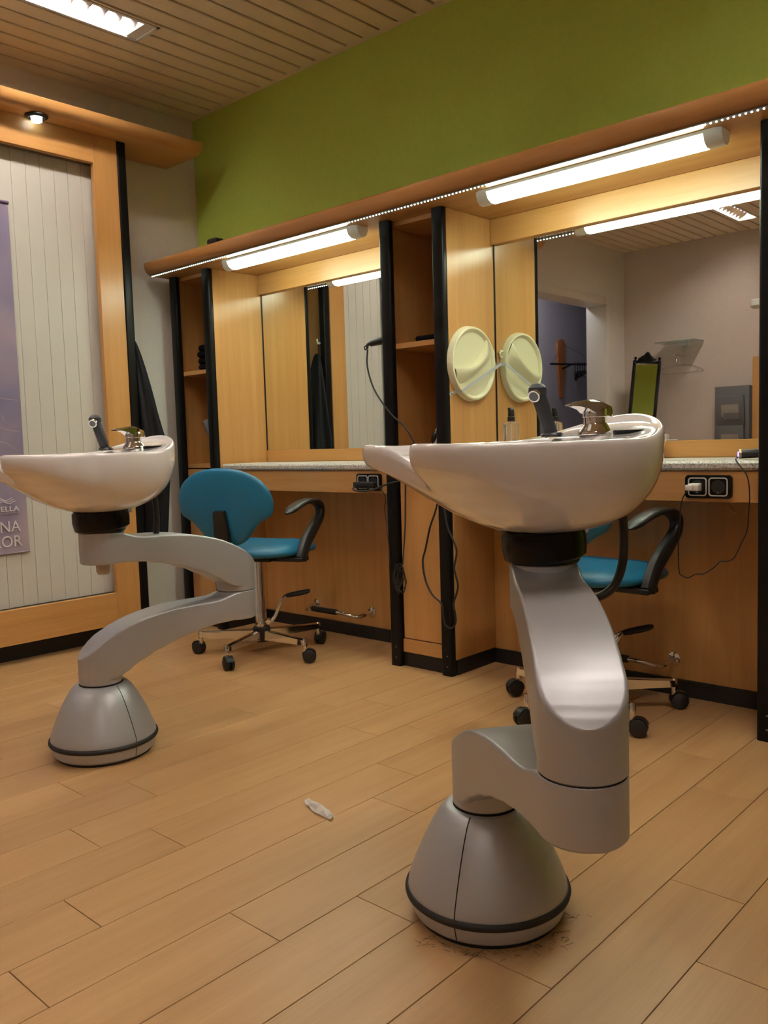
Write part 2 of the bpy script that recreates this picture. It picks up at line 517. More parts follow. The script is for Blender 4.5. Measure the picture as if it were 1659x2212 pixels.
def ceiling_lamp(lx, la, lb, label):
    W = LW
    t = thing('ceiling_lamp', label, 'ceiling lamp', (lx + W / 2, (la + lb) / 2, ZC), 0, 'recessed ceiling lamps with white louvres')
    fr = 0.012
    bm = bm_box(lx, lx + W, la, la + fr, ZC - 0.003, ZC + 0.012)
    bm_box(lx, lx + W, lb - fr, lb, ZC - 0.003, ZC + 0.012, bm=bm)
    bm_box(lx, lx + fr, la, lb, ZC - 0.003, ZC + 0.012, bm=bm)
    bm_box(lx + W - fr, lx + W, la, lb, ZC - 0.003, ZC + 0.012, bm=bm)
    obj('frame', bm, 'lamp_white', t)
    h = 0.085
    bm = bm_box(lx, lx + W, la, lb, ZC + h, ZC + h + 0.004)
    bm_box(lx, lx + 0.004, la, lb, ZC, ZC + h, bm=bm); bm_box(lx + W - 0.004, lx + W, la, lb, ZC, ZC + h, bm=bm)
    bm_box(lx, lx + W, la, la + 0.004, ZC, ZC + h, bm=bm); bm_box(lx, lx + W, lb - 0.004, lb, ZC, ZC + h, bm=bm)
    obj('housing', bm, 'lamp_white', t)
    # curved side reflectors and cross blades (white parabolic louvre)
    n = max(4, int((lb - la - 2 * fr) / 0.068)); st = (lb - la - 2 * fr - 0.05) / n
    me = None
    for q in range(n + 1):
        y = la + fr + q * st
        if me is None:
            bl = bmesh.new()
            x0, x1 = -W / 2 + fr, W / 2 - fr
            # a blade: V section, deeper at the sides, scooped in the middle
            top = [];
            for s in range(9):
                u = s / 8; xx = x0 + (x1 - x0) * u
                depth = 0.012 + 0.030 * (2 * u - 1) ** 2
                top.append((xx, depth))
            r1 = [(xx, -0.017, 0.046) for xx, d in top]; r2 = [(xx, 0, 0.040 - 0.038 * (abs(2 * (q2 / 8) - 1) ** 0.7)) for q2, (xx, d) in enumerate(top)]; r3 = [(xx, 0.017, 0.046) for xx, d in top]
            bm_grid([r1, r2, r3], False, bm=bl)
            me = bpy.data.meshes.new('louvre_blade'); bl.to_mesh(me); bl.free(); me.materials.append(MATS['louvre_metal']); shade(me, 30)
        inst('louvre_blade', me, (0, y + 0.02 - (la + lb) / 2, 0.002), t)
    bm = bm_box(lx + 0.085, lx + 0.135, la + 0.03, lb - 0.03, ZC + 0.050, ZC + 0.072, 0.008)
    obj('glowing_tube', bm, 'ceiling_glow', t)
    bm = bm_box(lx + fr, lx + W - fr, lb - fr - 0.045, lb - fr, ZC + 0.002, ZC + 0.006)
    obj('end_plate', bm, 'lamp_white', t)
labels = ('recessed ceiling lamp with white louvre at the upper left', 'recessed ceiling lamp seen reflected in the right mirror', 'added unseen recessed ceiling lamp above the foreground basin', 'added unseen recessed ceiling lamp behind the camera', 'added unseen recessed ceiling lamp above the floor between the two basins')
for (lx, la, lb), lab in zip(LAMPS, labels): ceiling_lamp(lx, la, lb, lab)
# unseen lamp added to light the corridor
t = thing('added_hall_lamp', 'added unseen round lamp lighting the corridor behind the doorway', 'ceiling lamp', (-4.25, -1.30, 2.4))
obj('base', bm_lathe([(0.0, 0.0), (0.12, 0.0), (0.12, -0.02), (0.0, -0.02)], 24), 'lamp_white', t, local=True)
mat('hall_glow', (1, 1, 1), 0.5, emit=(0.92, 0.92, 1.0), estr=22.0)
obj('shade', bm_lathe([(0.0, -0.021), (0.11, -0.021), (0.10, -0.05), (0.06, -0.075), (0.0, -0.08)], 24), 'hall_glow', t, local=True)

# ------------------------------------------------------------------ mirror stations: ledge, towers, desks, mirrors
LX0, LX1 = -3.615, -0.49
prof = [(YF, LEDGE_Z), (2.345, LEDGE_Z), (2.330, 1.694), (2.317, 1.704), (2.309, 1.718), (2.305, 1.735), (2.306, 1.745), (2.312, 1.750), (YF, 1.750)]
t = thing('ledge', 'long beech ledge with rounded front running above both mirrors', 'ledge', (-2.05, 2.58, LEDGE_Z))
obj('board', bm_prism(prof, 'x', LX0, LX1), 'beech_gloss', t)
obj('edge_band', bm_prism([(y + (0.004 if y < 2.4 else 0), z) for y, z in prof], 'x', LX0 - 0.003, LX0 - 0.0002), 'orange_wood', t)
t = thing('led_strip', 'string of tiny white LEDs along the ledge front edge', 'light strip', (-2.05, 2.334, 1.686))
obj('strip', bm_box(LX0 + 0.02, LX1, 2.328, 2.341, 1.6872, 1.6905), 'silver_dark', t)
bm = bmesh.new(); x = LX0 + 0.025
one = bm_box(-0.0023, 0.0023, -0.0023, 0.0023, -0.003, 0.0, 0.001, 1)
me = bpy.data.meshes.new('tmp'); one.to_mesh(me); one.free()
while x < LX1:
    q = bmesh.new(); q.from_mesh(me); xf(q, Matrix.Translation((x, 2.3335, 1.6872))); merge(bm, q); x += 0.01516
o = obj('led', bm, 'led_glow', t); o['kind'] = 'stuff'
t = tag(obj('charger_block', bm_prism(rrect(0.070, 0.026, 0.011, 4, 0, 0), 'y', -0.02, 0.02, bev=0.003), 'black_plastic'), 'small black box lying on top of the ledge near the corner', 'adapter')
t.location = (-3.105, 2.345, 1.7635)

def tower(x0, x1, label, dress):
    cx = (x0 + x1) / 2
    t = thing('cabinet_tower', label, 'cabinet', (cx, 2.60, 0), 0, 'narrow cabinets between the mirrors')
    T = LEDGE_Z - 0.0005
    for a, b in ((x0, x0 + 0.016), (x1 - 0.016, x1)):
        obj('side_panel', bm_box(a, b, 2.452, 2.7505, 0.056, T, 0.0008, 1), 'beech_v', t)
    obj('back_panel', bm_box(x0 + 0.0165, x1 - 0.0165, 2.738, 2.7505, 0.056, T), 'beech_v', t)
    obj('shelf', bm_box(x0 + 0.0165, x1 - 0.0165, 2.455, 2.737, 1.217, 1.237, 0.001, 1), 'beech_x', t)
    obj('bottom_shelf', bm_box(x0 + 0.0165, x1 - 0.0165, 2.455, 2.737, 0.770, 0.788, 0.001, 1), 'beech_x', t)
    obj('top_panel', bm_box(x0 + 0.0165, x1 - 0.0165, 2.47, 2.737, T - 0.016, T), 'beech_x', t)
    obj('door', bm_box(x0 + 0.056, x1 - 0.053, 2.444, 2.460, 0.112, 0.764, 0.001, 1), 'beech_v', t)
    obj('bottom_rail', bm_box(x0 + 0.05, x1 - 0.05, 2.442, 2.458, 0.056, 0.108, 0.0015, 1), 'beech_x', t)
    for a in (x0 - 0.001, x1 - 0.049):
        sec = rrect(0.050, 0.032, 0.010, 4, a + 0.025, 2.440)
        p = obj('post', bm_prism(sec, 'z', 0.0, T), 'black_metal', t)
        for z in (0.035, 0.075):
            obj('screw', bm_cyl((a + 0.03, 2.4245, z), (a + 0.03, 2.4225, z), 0.003, n=8), 'silver_dark', p)
    obj('kick_plate', bm_box(x0 + 0.049, x1 - 0.049, 2.448, 2.460, 0.0, 0.0555), 'black_kick', t)
    obj('side_kick', bm_box(x1 - 0.0155, x1 + 0.003, 2.4565, 2.70, 0.0, 0.0555), 'black_kick', t)
    if dress: obj('side_kick', bm_box(x0 - 0.003, x0 + 0.0155, 2.4565, 2.70, 0.0, 0.0555), 'black_kick', t)
    return t
tower(*TOWERS[0], 'narrow beech cabinet with black posts at the white wall corner', False)
tower(*TOWERS[1], 'narrow beech cabinet with black posts between the two mirrors', True)
tower(*TOWERS[2], 'narrow beech cabinet with black posts at the right image edge', True)

def station(xa, xb, word):
    cx = (xa + xb) / 2
    t = thing('dressing_table', 'beech dressing table with speckled grey top under the %s mirror' % word, 'dressing table', (cx, 2.58, 0), 0, 'dressing tables under the mirrors')
    sec = [(2.470, DESK_Z - 0.031), (2.458, DESK_Z - 0.029), (2.452, DESK_Z - 0.022), (2.452, DESK_Z - 0.009), (2.458, DESK_Z - 0.002), (2.468, DESK_Z), (2.735, DESK_Z), (2.735, DESK_Z - 0.031)]
    obj('worktop', bm_prism(sec, 'x', xa + 0.014, xb - 0.001), 'granite', t)
    obj('apron', bm_box(xa + 0.001, xb - 0.001, 2.462, 2.480, 0.667, 0.7565, 0.001, 1), 'beech_x', t)
    obj('back_panel', bm_box(xa + 0.001, xb - 0.001, 2.705, 2.722, 0.0545, 0.756), 'beech_v', t)
    obj('kick_plate', bm_box(xa + 0.004, xb - 0.004, 2.694, 2.704, 0.0, 0.054), 'black_kick', t)
    m = thing('wall_mirror', 'large mirror in a beech surround above the %s dressing table' % word, 'mirror', (cx, 2.76, DESK_Z), 0, 'mirrors above the dressing tables')
    obj('header_panel', bm_box(xa + 0.001, xb - 0.001, 2.719, 2.737, 1.598, LEDGE_Z - 0.0005, 0.001, 1), 'beech_x', m)
    obj('bottom_rail', bm_box(xa + 0.001, xb - 0.001, 2.737, 2.745, DESK_Z + 0.0005, 0.8445, 0.001, 1), 'beech_x', m)
    obj('glass', bm_box(xa + 0.004, xb - 0.004, MIRY, MIRY + 0.004, 0.845, 1.602), 'mirror', m)
    obj('edge_strip', bm_box(xa + 0.0008, xa + 0.0045, 2.736, 2.7385, 0.845, 1.598), 'black_kick', m)
    obj('backing', bm_box(xa + 0.001, xb - 0.001, 2.7455, 2.7505, DESK_Z + 0.0005, LEDGE_Z - 0.0005), 'void', m)
S1 = (TOWERS[0][1], TOWERS[1][0]); S2 = (TOWERS[1][1], TOWERS[2][0])
station(*S1, 'left'); station(*S2, 'right')

def tube_light(xa, xb, word):
    cy = 2.420
    t = thing('tube_light', 'bright white tube light under the ledge above the %s mirror' % word, 'tube light', ((xa + xb) / 2, cy, LEDGE_Z), 0, 'tube lights under the ledge')
    def sec(s, dz=0.0):
        return [(cy - 0.040 * s, LEDGE_Z), (cy - 0.040 * s, LEDGE_Z - 0.010), (cy - 0.030 * s, LEDGE_Z - 0.030), (cy - 0.012 * s, LEDGE_Z - 0.040 - dz), (cy + 0.012 * s, LEDGE_Z - 0.040 - dz), (cy + 0.030 * s, LEDGE_Z - 0.030), (cy + 0.040 * s, LEDGE_Z - 0.010), (cy + 0.040 * s, LEDGE_Z)]
    e = 0.048
    for a, b, k0, k1 in ((xa, xa + e, 0.75, 1.0), (xb - e, xb, 1.0, 0.75)):
        r = [[(a, y, z) for y, z in sec(k0)], [(a + (b - a) * (0.35 if k0 < 1 else 0.65), y, z) for y, z in sec(1.0)], [(b, y, z) for y, z in sec(k1)]]
        bm = bm_grid(r, True, True, True)
        obj('end_cap', bm, 'lamp_white', t)
    obj('housing', bm_box(xa + e, xb - e, cy - 0.0405, cy + 0.0405, LEDGE_Z - 0.009, LEDGE_Z - 0.0003), 'lamp_white', t)
    s = [(cy - 0.039, LEDGE_Z - 0.0095), (cy - 0.039, LEDGE_Z - 0.011), (cy - 0.029, LEDGE_Z - 0.030), (cy - 0.012, LEDGE_Z - 0.0395), (cy + 0.012, LEDGE_Z - 0.0395), (cy + 0.029, LEDGE_Z - 0.030), (cy + 0.039, LEDGE_Z - 0.011), (cy + 0.039, LEDGE_Z - 0.0095)]
    obj('diffuser', bm_prism(s, 'x', xa + e + 0.0005, xb - e - 0.0005), 'tube_glow', t)
tube_light(-3.125, -2.287, 'left'); tube_light(-1.732, -0.914, 'right')

# ------------------------------------------------------------------ panelled unit on the left wall
FX = -3.462            # front of its frame
t = thing('wall_unit', 'white panelled wall unit with broad beech frame on the left', 'wall unit', (-3.6, 1.24, 0))
Y0, Y1 = 0.33, 2.100
obj('stile', bm_box(FX - 0.028, FX, 1.985, Y1, 0.0, 2.2265, 0.0015, 1), 'beech_v', t)
obj('stile', bm_box(FX - 0.028, FX, Y0, Y0 + 0.115, 0.0, 2.2265, 0.0015, 1), 'beech_v', t)
obj('bottom_rail', bm_box(FX - 0.028, FX - 0.0008, Y0 + 0.1155, 1.9845, 0.083, 0.228, 0.001, 1), 'beech_y', t)
obj('top_rail', bm_box(FX - 0.028, FX - 0.0008, Y0 + 0.1155, 1.9845, 2.108, 2.2265, 0.001, 1), 'beech_y', t)
obj('kick_plate', bm_box(FX - 0.10, FX - 0.088, Y0 + 0.1155, 1.9845, 0.0, 0.083), 'black_kick', t)
obj('backing', bm_box(FX - 0.072, FX - 0.064, Y0 + 0.05, 2.05, 0.085, 2.226), 'panel_joint', t)
obj('side_panel', bm_box(XL, FX - 0.0285, Y1 + 0.004, Y1 + 0.022, 0.0, 2.2265), 'beech_v', t)
obj('side_panel', bm_box(XL, FX - 0.0285, Y0, Y0 + 0.018, 0.0, 2.2265), 'beech_v', t)
sec = rrect(0.044, 0.046, 0.009, 4, FX - 0.0225, Y1 + 0.024)
obj('post', bm_prism(sec, 'z', 0.0, 2.2265), 'black_metal', t)
bw = 0.0617
bmesh_b = bm_prism([(0.0, 0.0), (0.0, 0.005), (0.0012, 0.006), (bw - 0.0022, 0.006), (bw - 0.001, 0.005), (bw - 0.001, 0.0)], 'z', 0, 2.108 - 0.228)
# board profile: (y, x) -> turn so that it faces +x
me = bpy.data.meshes.new('panel_board')
xf(bmesh_b, Matrix(((0, 1, 0, 0), (1, 0, 0, 0), (0, 0, 1, 0), (0, 0, 0, 1)))); bmesh.ops.recalc_face_normals(bmesh_b, faces=bmesh_b.faces[:])
bmesh_b.to_mesh(me); bmesh_b.free(); me.materials.append(MATS['panel_white'])
y = 2.0165 - bw
while y > Y0 + 0.06:
    inst('panel_board', me, (FX - 0.0635 + 3.6, y - 1.24, 0.228), t); y -= bw
LP = [(-3.655, 2.2275), (-3.40, 2.2275), (-3.378, 2.233), (-3.362, 2.246), (-3.354, 2.262), (-3.354, 2.276), (-3.36, 2.282), (-3.655, 2.282)]
bm = bm_prism(LP, 'y', 0.02, 2.485)
obj('canopy_ledge', bm, 'beech_y', t)
dl = thing('downlight', 'small round downlight glowing in the canopy of the wall unit', 'spotlight', (-3.425, 1.722, 2.2275))
obj('trim_ring', bm_lathe([(0.0, 0.0), (0.045, 0.0), (0.046, -0.004), (0.034, -0.010), (0.028, -0.006), (0.0, -0.004)], 28), 'black_metal', dl, local=True)
obj('lens', bm_lathe([(0.0, -0.0045), (0.022, -0.006), (0.021, -0.022), (0.012, -0.027), (0.0, -0.028)], 20), 'spot_glow', dl, local=True)

# poster on the boards
PX = FX - 0.050
po = thing('poster', 'purple hair colour poster with white lettering on the white boards', 'poster', (PX, 1.2, 0.457))
PY0, PY1, PZ0, PZ1 = 0.78, 1.620, 0.457, 1.884
bm = bmesh.new()
rings = []
NZ, NY = 40, 30
for i in range(NZ + 1):
    z = PZ0 + (PZ1 - PZ0) * i / NZ
    ring = []
    for j in range(NY + 1):
        y = PY0 + (PY1 - PY0) * j / NY
        w = 0.0022 * math.sin(z * 9 + y * 3) + 0.0012 * math.sin(y * 21 + z * 4)
        ring.append((PX + w * (0.3 + 0.7 * (1 - i / NZ)), y, z))
    rings.append(ring)
bm_grid(rings, False, bm=bm)
r = bmesh.ops.solidify(bm, geom=bm.faces[:], thickness=0.0012)
obj('sheet', bm, 'poster_print', po)
mat('poster_rod', (0.13, 0.075, 0.15), 0.5)
obj('top_rod', bm_cyl((PX, PY0 - 0.004, PZ1), (PX, PY1 + 0.003, PZ1), 0.007, n=12), 'poster_rod', po)
obj('bottom_hem', bm_cyl((PX, PY0, PZ0), (PX, PY1 - 0.001, PZ0), 0.004, n=10), 'poster_print', po)
def lettering(name, body, size, y, z, m, align='RIGHT', sx=1.0, bold=0.0):
    cu = bpy.data.curves.new('lettering', 'FONT'); cu.body = body; cu.size = size; cu.align_x = align; cu.extrude = 0.0004; cu.offset = bold
    ob = bpy.data.objects.new('tmp_text', cu); C.objects.link(ob)
    dg = bpy.context.evaluated_depsgraph_get(); dg.update()
    me = bpy.data.meshes.new_from_object(ob.evaluated_get(dg))
    bpy.data.objects.remove(ob)
    me.transform(Matrix.Translation((PX + 0.0042, y, z)) @ Matrix(((0, 0, 1, 0), (1, 0, 0, 0), (0, 1, 0, 0), (0, 0, 0, 1))) @ Matrix.Diagonal((sx, 1, 1, 1)))
    bm = bmesh.new(); bm.from_mesh(me); bpy.data.meshes.remove(me)
    return obj(name, bm, m, po)
lettering('printed_word', 'COLOR', 0.066, 1.588, 0.484, 'print_white', sx=0.92)
lettering('printed_word', 'ILLUMINA', 0.066, 1.586, 0.545, 'print_white', sx=0.92)
lettering('printed_word', 'WELLA', 0.029, 1.585, 0.631, 'print_white', sx=1.25, bold=0.0006)
lettering('printed_word', 'PROFESSIONALS', 0.0115, 1.587, 0.6195, 'print_dim', sx=1.35)
for q in range(3):
    pts = []
    for s in range(25):
        u = s / 24
        pts.append((PX + 0.0040, 1.452 + 0.006 * q + u * 0.108, 0.681 - 0.007 * q + 0.0048 * math.sin((u * 2.0 + 0.25) * 2 * PI)))
    bm = bmesh.new(); rr = []
    for (xx, yy, zz) in pts: rr.append([(xx, yy, zz - 0.0014), (xx, yy, zz + 0.0014)])
    bm_grid(rr, False, bm=bm)
    obj('wave_mark', bm, 'print_white', po)
hairs = [[(1.40, 1.15), (1.50, 1.06), (1.56, 0.99), (1.585, 0.93)], [(1.42, 1.02), (1.50, 0.985), (1.56, 0.965), (1.612, 0.955)], [(1.44, 0.93), (1.51, 0.92), (1.56, 0.905), (1.60, 0.87), (1.615, 0.83)],
         [(1.44, 1.20), (1.50, 1.13), (1.54, 1.04), (1.545, 1.00)], [(1.36, 0.86), (1.44, 0.80), (1.52, 0.755), (1.58, 0.74)], [(1.30, 1.30), (1.42, 1.16), (1.52, 1.10), (1.61, 1.085)], [(1.30, 1.0), (1.40, 0.90), (1.47, 0.80), (1.50, 0.72)]]
for h in hairs:
    pts = smooth_path([(PX + 0.0041, y, z) for y, z in h], 8); rr = []
    for i, p in enumerate(pts):
        w = 0.0016 * (1 - 0.6 * i / len(pts)); rr.append([(p.x, p.y + w * 0.5, p.z - w), (p.x, p.y - w * 0.5, p.z + w)])
    obj('hair_strand', bm_grid(rr, False), 'hair_gold', po)

# ------------------------------------------------------------------ shampoo basins
def interp(x, tab):
    if x <= tab[0][0]: return tab[0][1]
    for (a, u), (b, v) in zip(tab, tab[1:]):
        if x <= b:
            s = (x - a) / (b - a); s = s * s * (3 - 2 * s) * 0.5 + s * 0.5
            return u + (v - u) * s
    return tab[-1][1]

def arm_mesh(L, R=0.06):
    """swing arm along +x: low end at x=0 (bottom z=0), high end at x=L (top z=0.22)"""
    top = [(-0.06, 0.076), (-0.045, 0.090), (-0.03, 0.103), (-0.015, 0.1155), (0.0, 0.127), (0.025, 0.1415), (0.05, 0.154), (0.075, 0.1645), (0.10, 0.173), (0.13, 0.181), (0.16, 0.1875), (0.19, 0.1925), (0.22, 0.196), (0.28, 0.1995), (0.32, 0.2005), (0.345, 0.2025), (0.36, 0.2055), (0.375, 0.2105), (0.39, 0.2160), (0.405, 0.2188), (0.42, 0.2195), (0.49, 0.2195)]
    bot = [(-0.06, 0.0), (0.035, 0.018), (0.06, 0.030), (0.10, 0.055), (0.16, 0.083), (0.22, 0.104), (0.28, 0.120), (0.34, 0.131), (0.40, 0.135), (0.49, 0.135)]
    ss = []
    N = 14
    for i in range(N + 1): ss.append(-R * math.cos(PI / 2 * i / N))
    m = 30
    for i in range(1, m): ss.append(L * i / m)
    ss += [0.355, 0.365, 0.372, 0.376, 0.380]
    for i in range(N + 1): ss.append(L + R * math.sin(PI / 2 * i / N))
    ss = sorted(set(round(s, 5) for s in ss))
    rings = []
    K = 5; rc = 0.006
    for s in ss:
        if s < 0: w = math.sqrt(max(0, R * R - s * s))
        elif s > L: w = math.sqrt(max(0, R * R - (s - L) ** 2))
        else: w = R
        w = max(w, 0.0008)
        zt, zb = interp(s, top), interp(s, bot)
        if s < 0: zb = 0.02
        r = min(rc, w * 0.8)
        sec = []
        for (sy, zc, a0) in ((1, zt - r, 0), (-1, zt - r, PI / 2), (-1, zb + r, PI), (1, zb + r, 3 * PI / 2)):
            for k in range(K + 1):
                a = a0 + PI / 2 * k / K
                sec.append((s, sy * (w - r) + r * math.cos(a), zc + r * math.sin(a)))
        # a few points across the top: shallow trough along the arm
        rings.append(sec)
    bm = bm_grid(rings, True, True, True)
    bm_lathe([(0.0, 0.0), (R - 0.003, 0.0), (R, 0.003), (R, 0.068), (0.0, 0.068)], 48, bm)
    bm_lathe([(0.0, 0.133), (R - 0.005, 0.133), (R, 0.138), (R, 0.2185), (R - 0.002, 0.2205), (0.0, 0.2205)], 48, bm, (L, 0, 0))
    return bm

BOWL_R = [(0, .210), (20, .210), (40, .211), (60, .210), (80, .207), (100, .205), (118, .217), (132, .246), (142, .275), (150, .303), (156, .318), (161, .322), (165, .316), (168, .300), (171, .277), (174, .257), (177, .245), (180, .241)]
def bowl_mesh():
    n = 120; H = 0.163
    under = [(0.0, 0.163), (0.04, 0.162), (0.08, 0.157), (0.12, 0.144), (0.16, 0.124), (0.20, 0.099), (0.24, 0.072), (0.28, 0.048), (0.31, 0.036), (0.33, 0.030)]
    rise = lambda a: 1.75 * max(0.0, a - 0.05) ** 2 + 0.05 * max(0.0, -a - 0.22)
    T = 22
    cols = []
    for i in range(n):
        th = 360.0 * i / n
        d = th if th <= 180 else 360 - th
        R = interp(d, BOWL_R)
        ct, st = math.cos(math.radians(th)), math.sin(math.radians(th))
        wn = max(0.0, 1 - (180 - d) / 14.0); wn = wn * wn * (3 - 2 * wn)
        zr = H - 0.044 * wn + rise(R * ct)
        wf = min(1, max(0, (d - 95) / 55.0)); wf = wf * wf * (3 - 2 * wf)
        pts = []
        for q in range(10):               # inside, from the middle outwards
            rho = 0.905 * q / 9
            a, b = R * rho * ct, R * rho * st
            e = ((a + 0.055) / 0.128) ** 2 + (b / 0.150) ** 2
            cav = max(0.0, 1 - e); cav = cav ** 0.55
            flat = min(1.0, max(0.0, (a + 0.10) / 0.12)); flat = flat * flat * (3 - 2 * flat)
            base = (H - 0.016) * (1 - flat) + (H + 0.003 + 0.8 * rise(a)) * flat
            pts.append((a, b, min(zr + 0.001 - 0.011 * (1 - flat), base - 0.100 * cav)))
        for rho, dz in ((0.925, 0.004 + 0.005 * wf), (0.945, 0.0015 + 0.001 * wf), (0.962, 0.0), (0.980, 0.0006), (0.992, 0.004), (0.9995, 0.011)):
            pts.append((R * rho * ct, R * rho * st, zr - dz))
        for q in range(1, T + 1):
            u = q / T
            ang = u * PI / 2
            p = 2.5
            sb = R * (math.cos(ang)) ** (2 / p) if u < 1 else 0.0
            gb = (0.018 - rise(R * ct)) + (0.145 + rise(R * ct)) * (math.sin(ang)) ** (2 / p)
            # front: rounded nose, then the long sweep down to the foot
            if u < 0.14: sf = R * (1 - 0.03 * (u / 0.14) ** 2); gf = 0.011 + (interp(R * 0.97, under) - 0.011) * (u / 0.14)
            else: sf = R * 0.97 * (1 - (u - 0.14) / 0.86); gf = interp(sf, under)
            s = sb + (sf - sb) * wf; g = gb + (gf - gb) * wf
            pts.append((s * ct, s * st, H - max(g, H - zr + 0.012)))
        cols.append(pts)
    rings = [[cols[i][k] for i in range(n)] for k in range(len(cols[0]))]
    bm = bm_grid(rings, True)
    return bm

def basin(c0, elbow, end, phi, word):
    zE = 0.2025
    root = thing('shampoo_basin', 'white ceramic shampoo basin on a silver swivel arm, %s' % word, 'shampoo basin', (c0[0], c0[1], 0), 0, 'mobile shampoo basins')
    W0 = Matrix.Translation((c0[0], c0[1], 0))
    # pedestal
    prof = [(0.0, 0.006), (0.132, 0.006), (0.139, 0.012), (0.1455, 0.034), (0.1465, 0.052), (0.1445, 0.064), (0.141, 0.074), (0.131, 0.100), (0.118, 0.130), (0.102, 0.162), (0.086, 0.188), (0.074, 0.2005), (0.069, 0.2025), (0.0, 0.2025)]
    base = obj('pedestal', xf(bm_lathe(prof, 72), W0), 'silver', root, angle=25)
    obj('bumper_ring', xf(bm_grid([[((0.147 + 0.0055 * math.cos(v)) * math.cos(u), (0.147 + 0.0055 * math.cos(v)) * math.sin(u), 0.046 + 0.007 * math.sin(v)) for u in [2 * PI * i / 72 for i in range(72)]] for v in [2 * PI * j / 10 for j in range(11)]], True), W0), 'black_rubber', base)
    obj('foot_pad', xf(bm_lathe([(0.0, 0.0), (0.131, 0.0), (0.133, 0.006), (0.0, 0.006)], 48), W0), 'black_kick', base)
    to_cam = math.atan2(-c0[1], -c0[0])
    sa = to_cam - 0.40 if c0[0] > -1.5 else to_cam + 0.62
    seam = []
    pr = [(r, z) for r, z in prof[2:-1]]
    for (r, z) in pr:
        seam.append([(c0[0] + (r + 0.0004) * math.cos(sa + s / r), c0[1] + (r + 0.0004) * math.sin(sa + s / r), z) for s in (-0.0011, 0.0011)])
    obj('seam', bm_grid(seam, False), 'void', base)
    obj('swivel_gap', xf(bm_lathe([(0.0, 0.2025), (0.0605, 0.2025), (0.0605, 0.2045), (0.0, 0.2045)], 40), W0), 'void', base)
    # two identical swing arms
    def put(lo, hi, z0):
        v = Vector((hi[0] - lo[0], hi[1] - lo[1])); L = v.length
        return arm_mesh(L), Matrix.Translation((lo[0], lo[1], z0)) @ Matrix.Rotation(math.atan2(v.y, v.x), 4, 'Z')
    bm, m = put(c0, elbow, zE + 0.002); lo_arm = obj('swing_arm', xf(bm, m), 'silver', root, angle=32, label='lower silver swing arm')
    obj('seam_ring', bm_lathe([(0.0, 0.4225), (0.0585, 0.4225), (0.0585, 0.4255), (0.0, 0.4255)], 40, None, (elbow[0], elbow[1], 0)), 'void', lo_arm)
    bm, m = put(elbow, end, 0.4255); up_arm = obj('swing_arm', xf(bm, m), 'silver', root, angle=32, label='upper silver swing arm')
    # locking screws on the low cylinders
    for ctr, zz, par, dirv in ((c0, 0.235, lo_arm, Vector((elbow[0] - c0[0], elbow[1] - c0[1], 0)).normalized()), (elbow, 0.452, up_arm, Vector((end[0] - elbow[0], end[1] - elbow[1], 0)).normalized())):
        d = Matrix.Rotation(-0.75, 3, 'Z') @ dirv
        p = Vector((ctr[0], ctr[1], zz))
        obj('lock_screw', bm_cyl(p + d * 0.056, p + d * 0.0625, 0.009, 0.008, 16), 'silver_dark', par)
        obj('screw_socket', bm_cyl(p + d * 0.0626, p + d * 0.0634, 0.0042, n=12), 'void', par)
    obj('drain_spout', bm_lathe([(0.0, 0.527), (0.014, 0.527), (0.018, 0.533), (0.019, 0.562), (0.0, 0.562)], 24, None, (end[0], end[1], 0)), 'beige_plastic', up_arm)
    # tilting black collar
    zt = 0.6465
    obj('collar', bm_lathe([(0.0, zt), (0.064, zt), (0.066, zt + 0.004), (0.066, zt + 0.03), (0.0, zt + 0.03)], 48, None, (end[0], end[1], 0)), 'black_gloss', root)
    tilt = math.radians(0.3)
    M = Matrix.Translation((end[0], end[1], 0.700)) @ Matrix.Rotation(phi, 4, 'Z') @ Matrix.Rotation(-tilt, 4, 'Y')
    M2 = Matrix.Translation((end[0], end[1], 0.700)) @ Matrix.Rotation(phi, 4, 'Z') @ Matrix.Rotation(-math.radians(6.5), 4, 'Y')
    obj('tilt_ring', xf(bm_lathe([(0.0, -0.048), (0.068, -0.048), (0.074, -0.043), (0.0765, -0.02), (0.074, 0.004), (0.07, 0.008), (0.0, 0.008)], 56), M2), 'black_gloss', root)
    bowl = obj('bowl', xf(bowl_mesh(), M), 'ceramic', root, angle=180, sub=1)
    DK = 0.1702
    # mixer tap
    tp = M @ Matrix.Translation((0.115, -0.008, DK))
    bm = bm_lathe([(0.0, 0.0), (0.031, 0.0), (0.0315, 0.004), (0.030, 0.008), (0.0225, 0.018), (0.0215, 0.022), (0.0215, 0.032), (0.023, 0.033), (0.023, 0.046), (0.019, 0.052), (0.0, 0.053)], 40)
    tap = obj('mixer_tap', xf(bm, tp), 'chrome', root)
    lev = []
    for (s, w, z0, z1) in ((0.026, 0.018, 0.030, 0.047), (0.020, 0.0215, 0.032, 0.054), (0.0, 0.022, 0.036, 0.0615), (-0.018, 0.019, 0.040, 0.064), (-0.030, 0.016, 0.047, 0.062), (-0.048, 0.013, 0.0515, 0.060), (-0.064, 0.011, 0.053, 0.0565), (-0.068, 0.009, 0.0535, 0.0555)):
        lev.append([(s, w, z0), (s, w, z1 - 0.004), (s, w * 0.55, z1), (s, -w * 0.55, z1), (s, -w, z1 - 0.004), (s, -w, z0)])
    obj('lever', xf(bm_grid(lev, True, True, True), tp @ Matrix.Rotation(0.12, 4, 'Z')), 'chrome', tap, angle=25)
    # hand shower parked in its socket
    sp = M @ Matrix.Translation((0.060, 0.050, DK - 0.001))
    obj('shower_socket', xf(bm_lathe([(0.0, 0.0), (0.0195, 0.0), (0.0205, 0.004), (0.018, 0.0075), (0.0, 0.009)], 28), sp), 'black_plastic', root)
